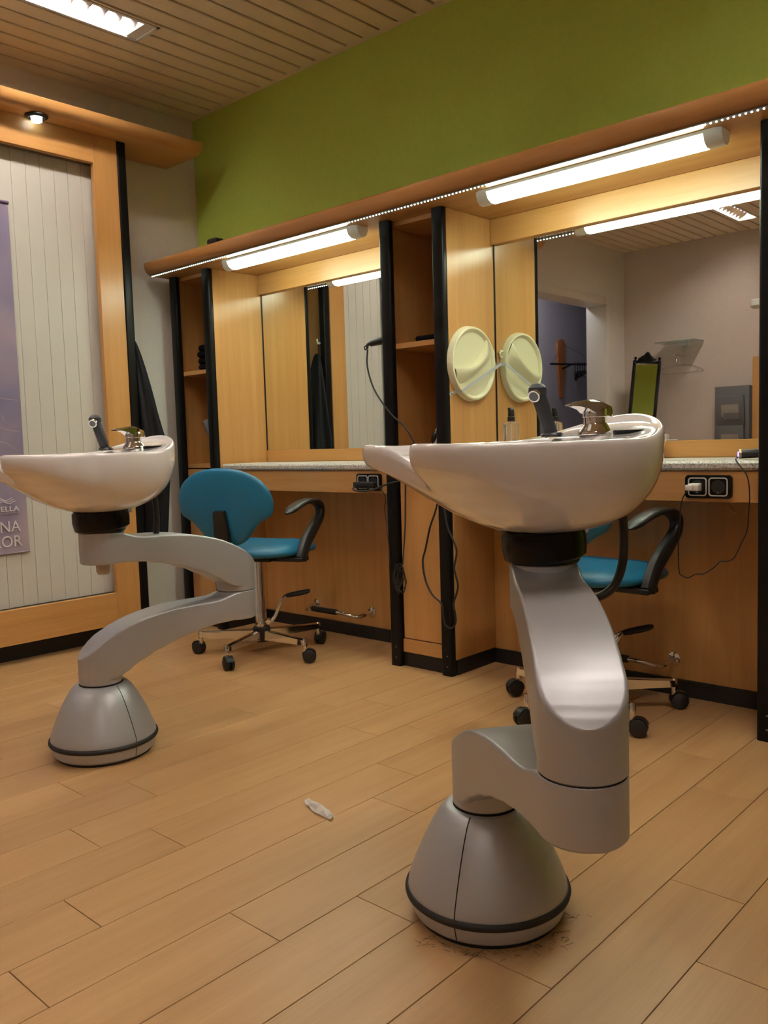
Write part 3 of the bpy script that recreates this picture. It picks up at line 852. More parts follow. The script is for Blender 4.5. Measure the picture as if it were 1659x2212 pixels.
    Lm = sp @ Matrix.Rotation(-phi, 4, 'Z') @ Matrix.Rotation(math.atan2(sp.translation.y, sp.translation.x) + PI / 2 + PI, 4, 'Z')
    # local frame: +y away from the camera, +x to the right as the camera sees it
    ax = Vector((-0.27, -0.02, 0.93)).normalized()
    hs = obj('hand_shower', xf(bm_tube([(0, 0, 0.004), ax * 0.012, ax * 0.045, ax * 0.078, ax * 0.090], lambda t: 0.0125 + 0.0015 * t, 24, 4), Lm), 'shower_plastic', root)
    hc = ax * 0.088
    bm = bm_lathe([(0.0, -0.017), (0.008, -0.0155), (0.0135, -0.011), (0.0172, -0.002), (0.0165, 0.007), (0.011, 0.0135), (0.0, 0.0165)], 28); 
    obj('shower_head', xf(bm, Lm @ Matrix.Translation(hc)), 'shower_plastic', hs)
    nd = Vector((-0.30, -0.80, -0.42)).normalized()
    n0 = hc + nd * 0.006
    obj('nozzle', xf(bm_tube([n0, n0 + nd * 0.016], 0.0115, 24, smooth=False), Lm), 'chrome', hs)
    obj('nozzle_face', xf(bm_tube([n0 + nd * 0.0161, n0 + nd * 0.0168], 0.0088, 20, smooth=False), Lm), 'grey_plastic', hs)
    # round cover on the deck
    cp = M @ Matrix.Translation((0.125, -0.088, DK + 0.0005))
    cv = obj('hole_cover', xf(bm_lathe([(0.0, 0.0), (0.0275, 0.0), (0.0285, 0.004), (0.027, 0.0065), (0.0, 0.0068)], 36), cp), 'black_gloss', root)
    # supply hose, drain label
    hp = [M @ Vector(p) for p in ((0.150, -0.02, 0.055), (0.165, -0.02, 0.02), (0.166, -0.02, -0.06), (0.150, -0.01, -0.115), (0.110, 0.0, -0.135), (0.060, 0.0, -0.128), (0.02, 0.0, -0.11))]
    obj('water_hose', bm_tube(hp, 0.0085, 12, 6), 'grey_hose', root)
    obj('drain_tag', xf(bm_box(0.078, 0.094, -0.012, 0.006, -0.008, 0.022, 0.001, 1), M), 'white_plastic', root)
    return root
basin((-0.904, 1.238), (-0.560, 0.986), (-0.825, 1.320), math.radians(67), 'in the foreground')
basin((-2.247, 1.220), (-2.134, 1.631), (-2.168, 1.203), math.radians(91), 'beside the white panelled unit')

# ------------------------------------------------------------------ salon chairs
def chair(loc, face, star, word):
    root = thing('salon_chair', 'teal vinyl salon chair on a chrome five-star base, %s' % word, 'chair', (loc[0], loc[1], 0), face, 'salon chairs at the mirrors')
    L = dict(local=True)
    hub = obj('base_hub', bm_lathe([(0.0, 0.055), (0.034, 0.055), (0.037, 0.062), (0.037, 0.112), (0.031, 0.118), (0.0, 0.118)], 28), 'black_plastic', root, **L)
    for q in range(5):
        a = star - face + q * 2 * PI / 5
        R = Matrix.Rotation(a, 4, 'Z')
        rg = []
        for s, w, z0, z1 in ((0.030, 0.016, 0.064, 0.106), (0.10, 0.0145, 0.066, 0.103), (0.20, 0.0125, 0.070, 0.098), (0.262, 0.011, 0.072, 0.096), (0.268, 0.008, 0.075, 0.094)):
            rg.append([(s, -w, z0), (s, w, z0), (s, w * 0.9, z1 - 0.004), (s, w * 0.4, z1), (s, -w * 0.4, z1), (s, -w * 0.9, z1 - 0.004)])
        leg = obj('star_leg', xf(bm_grid(rg, True, True, True), R), 'chrome', root, angle=40, **L)
        obj('caster_stem', xf(bm_lathe([(0.0, 0.045), (0.009, 0.045), (0.010, 0.092), (0.007, 0.098), (0.0, 0.099)], 14, None, (0.262, 0, 0)), R), 'chrome', leg, **L)
        sw = random.Random(q * 7 + int(loc[0] * 100)).uniform(-1.2, 1.2)
        Rc = R @ Matrix.Translation((0.262, 0, 0)) @ Matrix.Rotation(sw, 4, 'Z') @ Matrix.Translation((0.016, 0, 0))
        bm = bmesh.new()
        for sy in (-1, 1):
            w = bm_lathe([(0.0, 0.002), (0.020, 0.002), (0.0262, 0.005), (0.0275, 0.010), (0.0262, 0.016), (0.021, 0.019), (0.0, 0.020)], 24)
            xf(w, Matrix.Translation((0, 0, 0.0275)) @ Matrix.Rotation(-sy * PI / 2, 4, 'X')); merge(bm, w)
        cw = obj('caster', xf(bm, Rc), 'black_plastic', leg, **L)
        hood = [[(0.0295 * math.cos(b), sgn * 0.0145, 0.0275 + 0.0295 * math.sin(b)) for b in [PI * (0.10 + 0.95 * i / 14) for i in range(15)]] for sgn in (-1, 1)]
        obj('caster_hood', xf(bm_grid(hood, False), Rc), 'black_plastic', leg, **L)
    obj('column', bm_lathe([(0.0, 0.11), (0.0235, 0.11), (0.0235, 0.175), (0.0215, 0.178), (0.0215, 0.43), (0.0, 0.43)], 28), 'chrome', root, **L)
    # pump pedal
    pa = -face + math.radians(48)
    R = Matrix.Rotation(pa, 4, 'Z')
    pd = obj('pump_lever', xf(bm_tube([(0.025, 0.012, 0.135), (0.055, 0.012, 0.150), (0.092, 0.010, 0.228), (0.115, 0.0, 0.242)], 0.0058, 10, 5), R), 'chrome', root, **L)
    bm_ = bm_tube([(0.025, -0.012, 0.135), (0.055, -0.012, 0.150), (0.092, -0.010, 0.228), (0.115, 0.0, 0.242)], 0.0058, 10, 5)
    obj('lever_rail', xf(bm_, R), 'chrome', pd, **L)
    obj('lever_pivot', xf(bm_cyl((0.030, -0.022, 0.137), (0.030, 0.022, 0.137), 0.010, n=16), R), 'chrome', pd, **L)
    rg = []
    for s, w, z, h in ((0.105, 0.010, 0.240, 0.007), (0.125, 0.016, 0.243, 0.010), (0.165, 0.018, 0.249, 0.011), (0.195, 0.016, 0.254, 0.010), (0.208, 0.009, 0.257, 0.006)):
        rg.append([(s, w * math.cos(b), z + h * math.sin(b)) for b in [2 * PI * i / 14 for i in range(14)]])
    obj('pedal', xf(bm_grid(rg, True, True, True), R), 'black_rubber', pd, **L)
    # seat: rounded pad, thick in the middle, thin lip at the edge
    n = 48; rings = []
    def out(a, s):
        c, d = math.cos(a), math.sin(a)
        p = 2.6
        rr = 1.0 / ((abs(c) / 0.225) ** p + (abs(d) / 0.215) ** p) ** (1 / p)
        return (rr * c * s, rr * d * s + 0.012)
    for s, z in ((0.0, 0.480), (0.35, 0.480), (0.60, 0.478), (0.80, 0.473), (0.92, 0.463), (0.985, 0.450), (1.0, 0.440), (0.975, 0.430), (0.90, 0.424), (0.6, 0.420), (0.0, 0.420)):
        ring = []
        for i in range(n):
            a = 2 * PI * i / n; x, y = out(a, s)
            zz = z - 0.018 * max(0, (y - 0.08) / 0.13) ** 2 - 0.006 * max(0, 1 - (x / 0.12) ** 2) * (1 if z > 0.445 else 0) * (1 - s)
            ring.append((x, y, zz))
        rings.append(ring)
    obj('seat', bm_grid(rings, True), 'teal_vinyl', root, angle=180, sub=1, **L)
    obj('seat_plate', bm_box(-0.13, 0.13, -0.14, 0.12, 0.408, 0.4215, 0.004), 'black_plastic', root, **L)
    # backrest shell
    out2 = [(0.0, 0.790), (0.06, 0.787), (0.12, 0.772), (0.17, 0.744), (0.203, 0.705), (0.215, 0.665), (0.214, 0.630), (0.206, 0.606), (0.190, 0.594), (0.160, 0.580), (0.135, 0.560), (0.115, 0.535), (0.095, 0.507), (0.065, 0.488), (0.03, 0.481), (0.0, 0.480)]
    outline = out2 + [(-x, z) for x, z in reversed(out2[1:-1])]
    zc = 0.645
    def back_pt(x, z, off):
        cur = 0.55 * x * x                     # wraps forward at the sides
        lean = -0.235 - (z - 0.5) * 0.16 + 0.35 * (z - 0.62) ** 2
        return (x, lean + cur + off, z)
    rings = []
    for s, off in ((0.0, 0.026), (0.5, 0.026), (0.85, 0.022), (0.965, 0.014), (1.0, 0.0), (0.975, -0.012), (0.86, -0.017), (0.5, -0.018), (0.0, -0.018)):
        rings.append([back_pt(x * s, zc + (z - zc) * s, off) for x, z in outline])
    obj('backrest', bm_grid(rings, True), 'teal_vinyl', root, angle=180, sub=1, **L)
    # black back bracket, from under the seat up the back
    br = []
    for (y, z, w) in ((-0.05, 0.412, 0.028), (-0.17, 0.410, 0.029), (-0.245, 0.418, 0.030), (-0.260, 0.445, 0.030), (-0.263, 0.50, 0.031), (-0.267, 0.56, 0.029), (-0.274, 0.615, 0.026), (-0.276, 0.624, 0.022)):
        th_y = 0.010 if z < 0.42 else 0.012
        if z < 0.415: br.append([(-w, y, z - 0.010), (w, y, z - 0.010), (w, y, z + 0.006), (-w, y, z + 0.006)])
        else: br.append([(-w, y - th_y, z - 0.004), (w, y - th_y, z - 0.004), (w, y + th_y, z + 0.004), (-w, y + th_y, z + 0.004)])
    obj('back_bracket', bm_grid(br, True, True, True), 'black_plastic', root, angle=50, **L)
    # armrests
    for sgn in (-1, 1):
        path = smooth_path([(0, -0.055, 0.412), (0, -0.035, 0.445), (0, 0.005, 0.488), (0, 0.070, 0.532), (0, 0.122, 0.572), (0, 0.125, 0.610), (0, 0.080, 0.634), (0, 0.005, 0.640), (0, -0.080, 0.628), (0, -0.165, 0.603)], 5)
        rings = []
        Np = len(path)
        for i, p in enumerate(path):
            a = path[max(0, i - 1)]; b = path[min(Np - 1, i + 1)]
            tg = (b - a).normalized(); nr = Vector((0, -tg.z, tg.y))
            u = i / (Np - 1)
            wx = 0.020 + 0.007 * max(0, min(1, (u - 0.5) / 0.2))
            hn = 0.027 - 0.016 * max(0, min(1, (u - 0.25) / 0.45))
            if u > 0.93: wx *= math.sqrt(max(0.05, 1 - ((u - 0.93) / 0.07) ** 2)); hn *= math.sqrt(max(0.1, 1 - ((u - 0.93) / 0.07) ** 2))
            rings.append([(sgn * 0.228 + wx * math.cos(v) * (abs(math.cos(v)) ** -0.35 if abs(math.cos(v)) > 0.05 else 1), p.y + nr.y * hn * math.sin(v), p.z + nr.z * hn * math.sin(v)) for v in [2 * PI * k / 16 for k in range(16)]])
        arm = obj('armrest', bm_grid(rings, True, True, True), 'black_plastic', root, **L)
        obj('arm_bracket', bm_box(sgn * 0.10 if sgn > 0 else -0.245, 0.245 if sgn > 0 else -0.10, -0.085, -0.020, 0.404, 0.421, 0.003, 1), 'black_plastic', arm, **L)
    return root
chair((-2.770, 2.240), math.radians(20.5), math.radians(-71), 'in front of the left mirror')
chair((-1.330, 2.395), math.radians(-2.0), math.radians(38), 'half hidden behind the foreground basin')

# ------------------------------------------------------------------ small things at the stations
def socket(x0, x1, word):
    cx = (x0 + x1) / 2; cz = 0.7115; w = x1 - x0
    t = thing('double_socket', 'black double wall socket with chrome inner frames under the %s worktop' % word, 'socket', (cx, 2.462, cz), 0, 'double sockets on the aprons')
    obj('plate', bm_prism(rrect(w, 0.068, 0.011, 5, cx, cz), 'y', 2.450, 2.4618, bev=0.0015), 'black_gloss', t)
    for s in (-1, 1):
        px = cx + s * w * 0.222
        def ring(wd, r): return rrect(wd, wd * 0.98, r, 4, px, cz)
        o_, i_ = ring(0.055, 0.009), ring(0.0485, 0.0065)
        rings = [[(x, 2.4498, z) for x, z in o_], [(x, 2.4478, z) for x, z in o_], [(x, 2.4478, z) for x, z in i_], [(x, 2.4498, z) for x, z in i_]]
        obj('chrome_frame', bm_grid(rings, True), 'frame_metal', t)
        ins = obj('insert', xf(bm_lathe([(0.0, 0.0), (0.0195, 0.0), (0.020, -0.0012), (0.0185, -0.0015), (0.018, -0.0006), (0.0, -0.0006)], 28), Matrix.Translation((px, 2.4496, cz)) @ Matrix.Rotation(-PI / 2, 4, 'X')), 'black_plastic', t)
        obj('earth_clip', bm_box(px - 0.002, px + 0.002, 2.4476, 2.4486, cz - 0.0185, cz - 0.0135), 'chrome', ins)
    return t
socket(-2.394, -2.263, 'left'); socket(-1.043, -0.907, 'right')

def foot_rest(xa, xb, word):
    t = thing('foot_rest', 'chrome foot rail with black rubber grip below the %s dressing table' % word, 'foot rest', ((xa + xb) / 2, 2.70, 0.12), 0, 'foot rails')
    z = 0.122
    pts = [(xa, 2.704, z), (xa, 2.668, z - 0.004), (xa + 0.018, 2.625, z - 0.012), (xa + 0.06, 2.596, z), (xa + 0.10, 2.59, z + 0.004), (xb - 0.10, 2.59, z + 0.004), (xb - 0.06, 2.596, z), (xb - 0.018, 2.625, z - 0.012), (xb, 2.668, z - 0.004), (xb, 2.704, z)]
    obj('rail', bm_tube(pts, 0.0085, 12, 6), 'chrome', t)
    obj('grip', bm_cyl((xa + 0.095, 2.59, z + 0.004), (xb - 0.11, 2.59, z + 0.004), 0.0125, n=16), 'black_rubber', t)
    for x in (xa, xb):
        obj('flange', xf(bm_lathe([(0.0, 0.0), (0.021, 0.0), (0.021, 0.004), (0.012, 0.008), (0.0, 0.008)], 20), Matrix.Translation((x, 2.7045, z)) @ Matrix.Rotation(PI / 2, 4, 'X')), 'chrome', t)
foot_rest(-2.927, -2.569, 'left'); foot_rest(-1.545, -1.187, 'right')

# round plastic tray in a metal strap on the tower side
tr = thing('plastic_tray', 'round cream plastic tray with a sickle-shaped pocket on the cabinet side', 'tray', (-1.905, 2.576, 1.147))
TX = -1.9085
def TR(y, z, d): return (TX + d, 2.574 + y, 1.146 + z)
prof = [(0.0, 0.012), (0.112, 0.012), (0.117, 0.013), (0.121, 0.020), (0.126, 0.0235), (0.132, 0.022), (0.136, 0.012), (0.138, 0.0), (0.0, 0.0)]
rings = [[TR(max(r, 1e-5) * math.cos(a), max(r, 1e-5) * math.sin(a), d) for a in [2 * PI * i / 64 for i in range(64)]] for r, d in prof]
obj('dish', bm_grid(rings, True, True, True), 'cream_plastic', tr)
# pocket: swelling bounded by two arcs, crossing the dish diagonally
def pocket():
    up = smooth_path([(-0.1185, -0.028, 0), (-0.075, -0.027, 0), (-0.030, -0.020, 0), (0.015, 0.0, 0), (0.048, 0.028, 0), (0.070, 0.058, 0), (0.082, 0.088, 0)], 5)
    lo = smooth_path([(-0.098, -0.070, 0), (-0.070, -0.075, 0), (-0.030, -0.062, 0), (0.020, -0.034, 0), (0.062, -0.008, 0), (0.095, 0.010, 0), (0.118, 0.026, 0)], 5)
    rings = []
    N = len(up) - 1
    for i in range(N + 1):
        u = i / N; h = 0.031 * math.sin(PI * min(1, 0.10 + 0.84 * u)) ** 0.7
        ring = []
        for k in range(9):
            v = k / 8; p = lo[i].lerp(up[i], v)
            ring.append(TR(p.x, p.y, 0.0118 + h * math.sin(PI / 2 * v) ** 1.15))
        c = up[i] + Vector((-0.0045, 0.006, 0)) * 0.7
        ring.append(TR(c.x, c.y, 0.0118 + h * 0.97)); ring.append(TR(c.x, c.y, 0.0115))
        rings.append(ring)
    return bm_grid(rings, False)
obj('pocket', pocket(), 'cream_plastic', tr, angle=60)
obj('hang_loop', bm_tube([TR(0.132 + 0.0 * k + 0.013 * math.cos(2 * PI * k / 14), 0.045 + 0.013 * math.sin(2 * PI * k / 14), 0.006) for k in range(15)], 0.0045, 8, 2), 'cream_plastic', tr)
st = thing('strap_holder', 'flat grey metal strap holding the round cream tray to the cabinet', 'bracket', (-1.9095, 2.58, 1.09))
def strap(path):
    rings = []
    for (y, z, d) in path:
        n = Vector((-0.43, 0.90)); w = 0.0055
        rings.append([(TX + d, y + n[0] * w, z + n[1] * w), (TX + d + 0.0016, y + n[0] * w, z + n[1] * w), (TX + d + 0.0016, y - n[0] * w, z - n[1] * w), (TX + d, y - n[0] * w, z - n[1] * w)])
    return bm_grid(rings, True, True, True)
obj('strap', strap([(2.448, 1.030, 0.0), (2.470, 1.040, 0.0), (2.473, 1.042, 0.036), (2.722, 1.150, 0.036), (2.724, 1.151, 0.0), (2.734, 1.156, 0.0)]), 'brushed_steel', st)
obj('screw', bm_cyl((TX + 0.0016, 2.457, 1.034), (TX + 0.0035, 2.457, 1.034), 0.0032, n=10), 'silver_dark', st)

# spray bottle on the right worktop
bt = thing('spray_bottle', 'clear square spray bottle with black pump on the right worktop', 'bottle', (-1.742, 2.590, DESK_Z))
sec = rrect(0.052, 0.036, 0.007, 4)
rings = [[(x * s, y * s, z) for x, y in sec] for s, z in ((0.9, 0.0), (1.0, 0.004), (1.0, 0.125), (0.94, 0.134), (0.45, 0.138), (0.36, 0.140), (0.36, 0.150))]
obj('bottle_body', bm_grid(rings, True, True, True), 'bottle_plastic', bt, local=True)
obj('collar', bm_lathe([(0.0, 0.141), (0.0135, 0.141), (0.0135, 0.156), (0.0115, 0.158), (0.0, 0.158)], 24), 'black_plastic', bt, local=True)
obj('pump_head', xf(bm_prism([(-0.011, 0.1585), (0.010, 0.1585), (0.009, 0.180), (0.011, 0.190), (-0.004, 0.190), (-0.008, 0.181)], 'x', -0.008, 0.008, bev=0.0015), Matrix.Rotation(1.2, 4, 'Z')), 'black_plastic', bt, local=True)
obj('dip_tube', bm_cyl((0, 0, 0.006), (0.003, 0, 0.142), 0.0018, n=8), 'white_plastic', bt, local=True)
# little white dish
ds = tag(obj('spoon_dish', bm_lathe([(0.0, 0.0), (0.017, 0.0), (0.021, 0.012), (0.030, 0.050), (0.034, 0.058), (0.033, 0.060), (0.028, 0.052), (0.018, 0.010), (0.0, 0.006)], 28), 'white_plastic'), 'small white cup on the right worktop behind the basin', 'cup')
ds.location = (-1.245, 2.695, DESK_Z)
# curling iron on the right worktop
ci = thing('curling_iron', 'dark curling iron with blue glowing end lying on the right worktop', 'hair styler', (-0.885, 2.52, DESK_Z))
p0, p1 = Vector((-0.905, 2.500, 0.8035)), Vector((-0.842, 2.530, 0.806))
dv = (p1 - p0).normalized()
obj('handle', bm_tube([p0 + dv * 0.004, p0 + dv * 0.02, p1], 0.0130, 20, smooth=False), 'grey_hose', ci)
bm = bm_tube([p0, p0 + dv * 0.006], 0.0135, 20, smooth=False); mat('brass', (0.45, 0.36, 0.16), 0.3, metal=0.9)
obj('end_ring', bm, 'brass', ci)
q0 = p0 - dv * 0.001
obj('indicator', bm_tube([q0, q0 - dv * 0.002], 0.0075, 16, smooth=False), 'blue_glow', ci)
cable = [(-0.907, 2.498, 0.795), (-0.893, 2.446, 0.787), (-0.860, 2.436, 0.745), (-0.852, 2.436, 0.693), (-0.857, 2.442, 0.642), (-0.864, 2.45, 0.59), (-0.880, 2.45, 0.551), (-0.899, 2.45, 0.511), (-0.918, 2.45, 0.499), (-0.938, 2.45, 0.496), (-0.958, 2.45, 0.477), (-0.985, 2.45, 0.458), (-1.012, 2.45, 0.453), (-1.033, 2.45, 0.441), (-1.052, 2.45, 0.446), (-1.061, 2.45, 0.461), (-1.061, 2.446, 0.54), (-1.053, 2.44, 0.595), (-1.050, 2.436, 0.649), (-1.040, 2.432, 0.682), (-1.023, 2.425, 0.704)]
obj('power_cord', bm_tube(cable, 0.0018, 8, 6), 'black_rubber', ci)
ch = thing('charger_plug', 'white plug charger in the right double socket', 'charger', (-1.01, 2.44, 0.7115))
obj('plug_body', bm_box(-1.022, -0.990, 2.418, 2.447, 0.700, 0.722, 0.004), 'white_plastic', ch)
obj('plug_nose', bm_box(-1.026, -1.004, 2.409, 2.4185, 0.702, 0.719, 0.003), 'white_plastic', ch)
tag(obj('cord_end', bm_tube([(-0.962, 2.56, 0.672), (-0.955, 2.56, 0.650), (-0.946, 2.56, 0.634), (-0.936, 2.56, 0.628)], 0.003, 8, 5), 'beige_cable'), 'short beige cord hanging below the right apron', 'cord')
# adapter and cords at the left socket
ap = thing('plug_adapter', 'flat black plug in the left double socket with its cord', 'plug', (-2.325, 2.44, 0.70))
obj('plug_body', bm_box(-2.389, -2.276, 2.424, 2.4468, 0.690, 0.714, 0.005), 'black_plastic', ap)
obj('power_cord', bm_tube([(-2.380, 2.428, 0.695), (-2.376, 2.412, 0.685), (-2.330, 2.408, 0.679), (-2.262, 2.405, 0.686), (-2.185, 2.404, 0.708), (-2.105, 2.405, 0.722), (-2.06, 2.415, 0.715), (-2.04, 2.430, 0.70)], 0.0035, 8, 6), 'black_rubber', ap)
tag(obj('thin_cord', bm_tube([(-2.262, 2.440, 0.703), (-2.242, 2.432, 0.686), (-2.226, 2.432, 0.664), (-2.224, 2.435, 0.637), (-2.231, 2.435, 0.610), (-2.222, 2.432, 0.566), (-2.207, 2.420, 0.521), (-2.199, 2.418, 0.477), (-2.196, 2.4205, 0.40)], 0.0018, 8, 6), 'black_rubber'), 'thin black cord running down the left post of the middle cabinet', 'cord')
# cord bundle
cb = thing('cord_bundle', 'tied bundle of thin black cord hanging on the middle cabinet door', 'cord', (-2.14, 2.42, 0.40))
obj('hanging_cord', bm_tube([(-2.116, 2.438, 0.764), (-2.116, 2.434, 0.727), (-2.121, 2.434, 0.631), (-2.127, 2.434, 0.525), (-2.138, 2.428, 0.400)], 0.0016, 8, 6), 'black_rubber', cb)
obj('second_cord', bm_tube([(-2.122, 2.438, 0.764), (-2.124, 2.434, 0.631), (-2.130, 2.434, 0.525), (-2.140, 2.428, 0.405)], 0.0014, 8, 6), 'black_rubber', cb)
rnd = random.Random(3); pts = []
for k_ in range(8):
    a = k_ * 2.4
    pts += [(-2.145 + rnd.uniform(-0.02, 0.02), 2.419 - 0.003 * (k_ % 3), 0.398 + rnd.uniform(-0.01, 0.01)), (-2.135 + 0.022 * math.cos(a), 2.417, 0.345 + rnd.uniform(-0.02, 0.02)), (-2.148 + rnd.uniform(-0.02, 0.02), 2.418, 0.285 + rnd.uniform(-0.012, 0.025)), (-2.168 + 0.012 * math.sin(a), 2.416, 0.345 + rnd.uniform(-0.02, 0.02))]
obj('coil', bm_tube(pts, 0.0018, 6, 5), 'black_rubber', cb)
tag(obj('power_cord', bm_tube([(-1.960, 2.436, 0.70), (-1.957, 2.424, 0.645), (-1.969, 2.42, 0.602), (-1.997, 2.425, 0.55), (-2.024, 2.43, 0.471), (-2.042, 2.432, 0.417), (-2.029, 2.43, 0.349), (-1.99, 2.42, 0.3), (-1.941, 2.413, 0.271), (-1.934, 2.412, 0.229), (-1.924, 2.411, 0.196), (-1.896, 2.411, 0.187), (-1.877, 2.411, 0.21), (-1.878, 2.411, 0.244), (-1.885, 2.411, 0.277), (-1.871, 2.411, 0.312), (-1.862, 2.411, 0.347), (-1.873, 2.411, 0.388), (-1.877, 2.411, 0.413), (-1.865, 2.411, 0.464), (-1.872, 2.411, 0.497), (-1.9, 2.412, 0.546), (-1.915, 2.414, 0.60), (-1.925, 2.416, 0.68)], 0.0036, 8, 5), 'black_rubber'), 'thick black cord looping around the right post of the middle cabinet', 'cord')

# hair dryer hooked on the tower's left side
hd = thing('hair_dryer', 'black hair dryer handle sticking out left of the middle cabinet', 'hair dryer', (-2.225, 2.47, 1.25))
obj('holder_ring', bm_tube([(-2.236 + 0.0 * k, 2.50 + 0.030 * math.cos(2 * PI * k / 20), 1.262 + 0.030 * math.sin(2 * PI * k / 20)) for k in range(21)], 0.004, 8, 2), 'black_metal', hd)
obj('holder_plate', bm_box(-2.2165, -2.2105, 2.475, 2.525, 1.23, 1.29, 0.001, 1), 'black_metal', hd)
obj('holder_stem', bm_cyl((-2.2165, 2.50, 1.262), (-2.236, 2.53, 1.262), 0.004, n=8), 'black_metal', hd)
obj('handle', bm_tube([(-2.283, 2.437, 1.249), (-2.268, 2.450, 1.253), (-2.250, 2.468, 1.258), (-2.238, 2.50, 1.262), (-2.236, 2.56, 1.264)], lambda t: 0.0125 + 0.006 * t, 18, 4), 'black_plastic', hd)
obj('cord_guard', bm_tube([(-2.283, 2.437, 1.249), (-2.290, 2.431, 1.243), (-2.290, 2.428, 1.228)], lambda t: 0.0075 - 0.003 * t, 12, 4), 'black_rubber', hd)
obj('hang_eye', bm_tube([(-2.296, 2.43, 1.242 + 0.0), (-2.304, 2.428, 1.236), (-2.300, 2.428, 1.226), (-2.291, 2.428, 1.229)], 0.0025, 8, 4), 'black_metal', hd)
obj('power_cord', bm_tube([(-2.288, 2.428, 1.225), (-2.284, 2.42, 1.159), (-2.240, 2.408, 1.069), (-2.160, 2.402, 0.979), (-2.094, 2.405, 0.926), (-2.058, 2.412, 0.874), (-2.045, 2.425, 0.82), (-2.043, 2.47, 0.793)], 0.0033, 8, 6), 'black_rubber', hd)

# shelf contents
sl = TOWERS[1]
tw = tag(obj('folded_towel', xf(bm_prism(rrect(0.24, 0.022, 0.010, 4, 0, 0.0112), 'x', -0.062, 0.062, bev=0.004), Matrix.Rotation(0.04, 4, 'Z')), 'towel_cloth'), 'single dark folded towel lying on the middle cabinet shelf', 'towel')
tw.location = (-2.030, 2.598, 1.2374)
for q in range(4):
    o = obj('folded_towel', bm_prism(rrect(0.26, 0.0300, 0.0145, 5, 0, 0.0152), 'x', -0.075, 0.075, bev=0.006), 'towel_cloth')
    tag(o, 'black folded towel, %s in the stack on the corner cabinet shelf' % ('lowest', 'second from below', 'third from below', 'topmost')[q], 'towel', 'stack of black towels')
    o.location = (-3.378 + (0.004, -0.003, -0.005, 0.003)[q], 2.600 + 0.004 * (q % 2), 1.2372 + 0.0302 * q)
    o.rotation_euler = (0, 0, (0.02, -0.03, 0.03, -0.01)[q])
cl = thing('hair_clipper', 'white and black hair clipper with red button in the middle cabinet', 'hair clipper', (-2.03, 2.52, 0.788))
a0 = Vector((-2.062, 2.52, 0.790)); a1 = Vector((-2.012, 2.535, 0.940)); ad = (a1 - a0)
obj('body', bm_tube([a0, a0 + ad * 0.25, a0 + ad * 0.6, a0 + ad * 0.85, a1], lambda t: 0.014 + 0.007 * math.sin(PI * min(1, t * 1.1)) - 0.003 * t, 16, 3), 'white_plastic', cl)
obj('blade', bm_tube([a1, a1 + ad * 0.10], 0.011, 10, smooth=False), 'black_plastic', cl)
obj('grip_inlay', bm_tube([a0 + ad * 0.42 + Vector((-0.003, -0.014, 0)), a0 + ad * 0.6 + Vector((-0.004, -0.016, 0)), a0 + ad * 0.76 + Vector((-0.002, -0.013, 0))], lambda t: 0.004 + 0.008 * math.sin(PI * t), 12, 4), 'black_plastic', cl)
obj('button', xf(bm_lathe([(0.0, -0.004), (0.007, -0.002), (0.007, 0.003), (0.0, 0.005)], 14), Matrix.Translation(a0 + ad * 0.33 + Vector((-0.010, -0.018, 0)))), 'red_plastic', cl)
hb = thing('hair_styler', 'dark hair styling tool leaning inside the corner cabinet', 'hair styler', (-3.42, 2.52, 0.788))
obj('handle', bm_tube([(-3.398, 2.53, 0.792), (-3.405, 2.53, 0.86), (-3.42, 2.525, 0.905)], lambda t: 0.016 + 0.002 * t, 16, 4), 'black_plastic', hb)
obj('barrel', bm_tube([(-3.42, 2.525, 0.906), (-3.44, 2.52, 0.945), (-3.458, 2.515, 0.985), (-3.462, 2.515, 0.992)], lambda t: 0.020 + 0.003 * t - (0.008 if t > 0.97 else 0), 18, 4), 'grey_plastic', hb)
obj('ring', bm_tube([(-3.418, 2.5255, 0.902), (-3.421, 2.5248, 0.909)], 0.0215, 18, smooth=False), 'brushed_steel', hb)

# black cutting gown on a hook on the side of the wall unit
hk = thing('coat_hook', 'white plastic hook on the side of the wall unit', 'hook', (-3.50, Y1 + 0.03, 1.43))
HY = Y1 + 0.0225
obj('back_plate', bm_box(-3.512, -3.492, HY, HY + 0.004, 1.405, 1.460, 0.001, 1), 'white_plastic', hk)
obj('prong', bm_tube([(-3.502, HY + 0.003, 1.442), (-3.502, HY + 0.024, 1.428), (-3.502, HY + 0.036, 1.424), (-3.502, HY + 0.044, 1.436), (-3.502, HY + 0.045, 1.449)], 0.005, 10, 5), 'white_plastic', hk)
gw = thing('cutting_gown', 'black cutting gown hanging from the white hook', 'gown', (-3.52, Y1 + 0.06, 1.36))
rings = []
n = 64
prof_g = [(1.372, 0.018, 0.012), (1.345, 0.028, 0.017), (1.30, 0.040, 0.024), (1.22, 0.055, 0.034), (1.10, 0.075, 0.048), (0.95, 0.098, 0.064), (0.86, 0.112, 0.076), (0.80, 0.116, 0.080), (0.74, 0.106, 0.070), (0.66, 0.100, 0.064), (0.55, 0.094, 0.058), (0.42, 0.088, 0.052)]
for z, rx, ry in prof_g:
    ring = []
    k_ = min(1, (1.372 - z) / 0.3)
    for i in range(n):
        a = 2 * PI * i / n
        f = 1 + k_ * (0.13 * math.sin(7 * a + z * 2.0) + 0.07 * math.sin(12 * a - z * 5) + 0.05 * math.sin(3 * a + z * 9))
        yy = HY + 0.036 + 0.002 + ry * (1.0 + math.sin(a) * f) * 0.86 - 0.012
        yy = max(yy, HY + 0.004)
        ring.append((-3.515 + 0.03 * (1.372 - z) + rx * math.cos(a) * f, yy, z + 0.008 * math.sin(5 * a) * (1 if z < 0.5 else 0)))
    rings.append(ring)
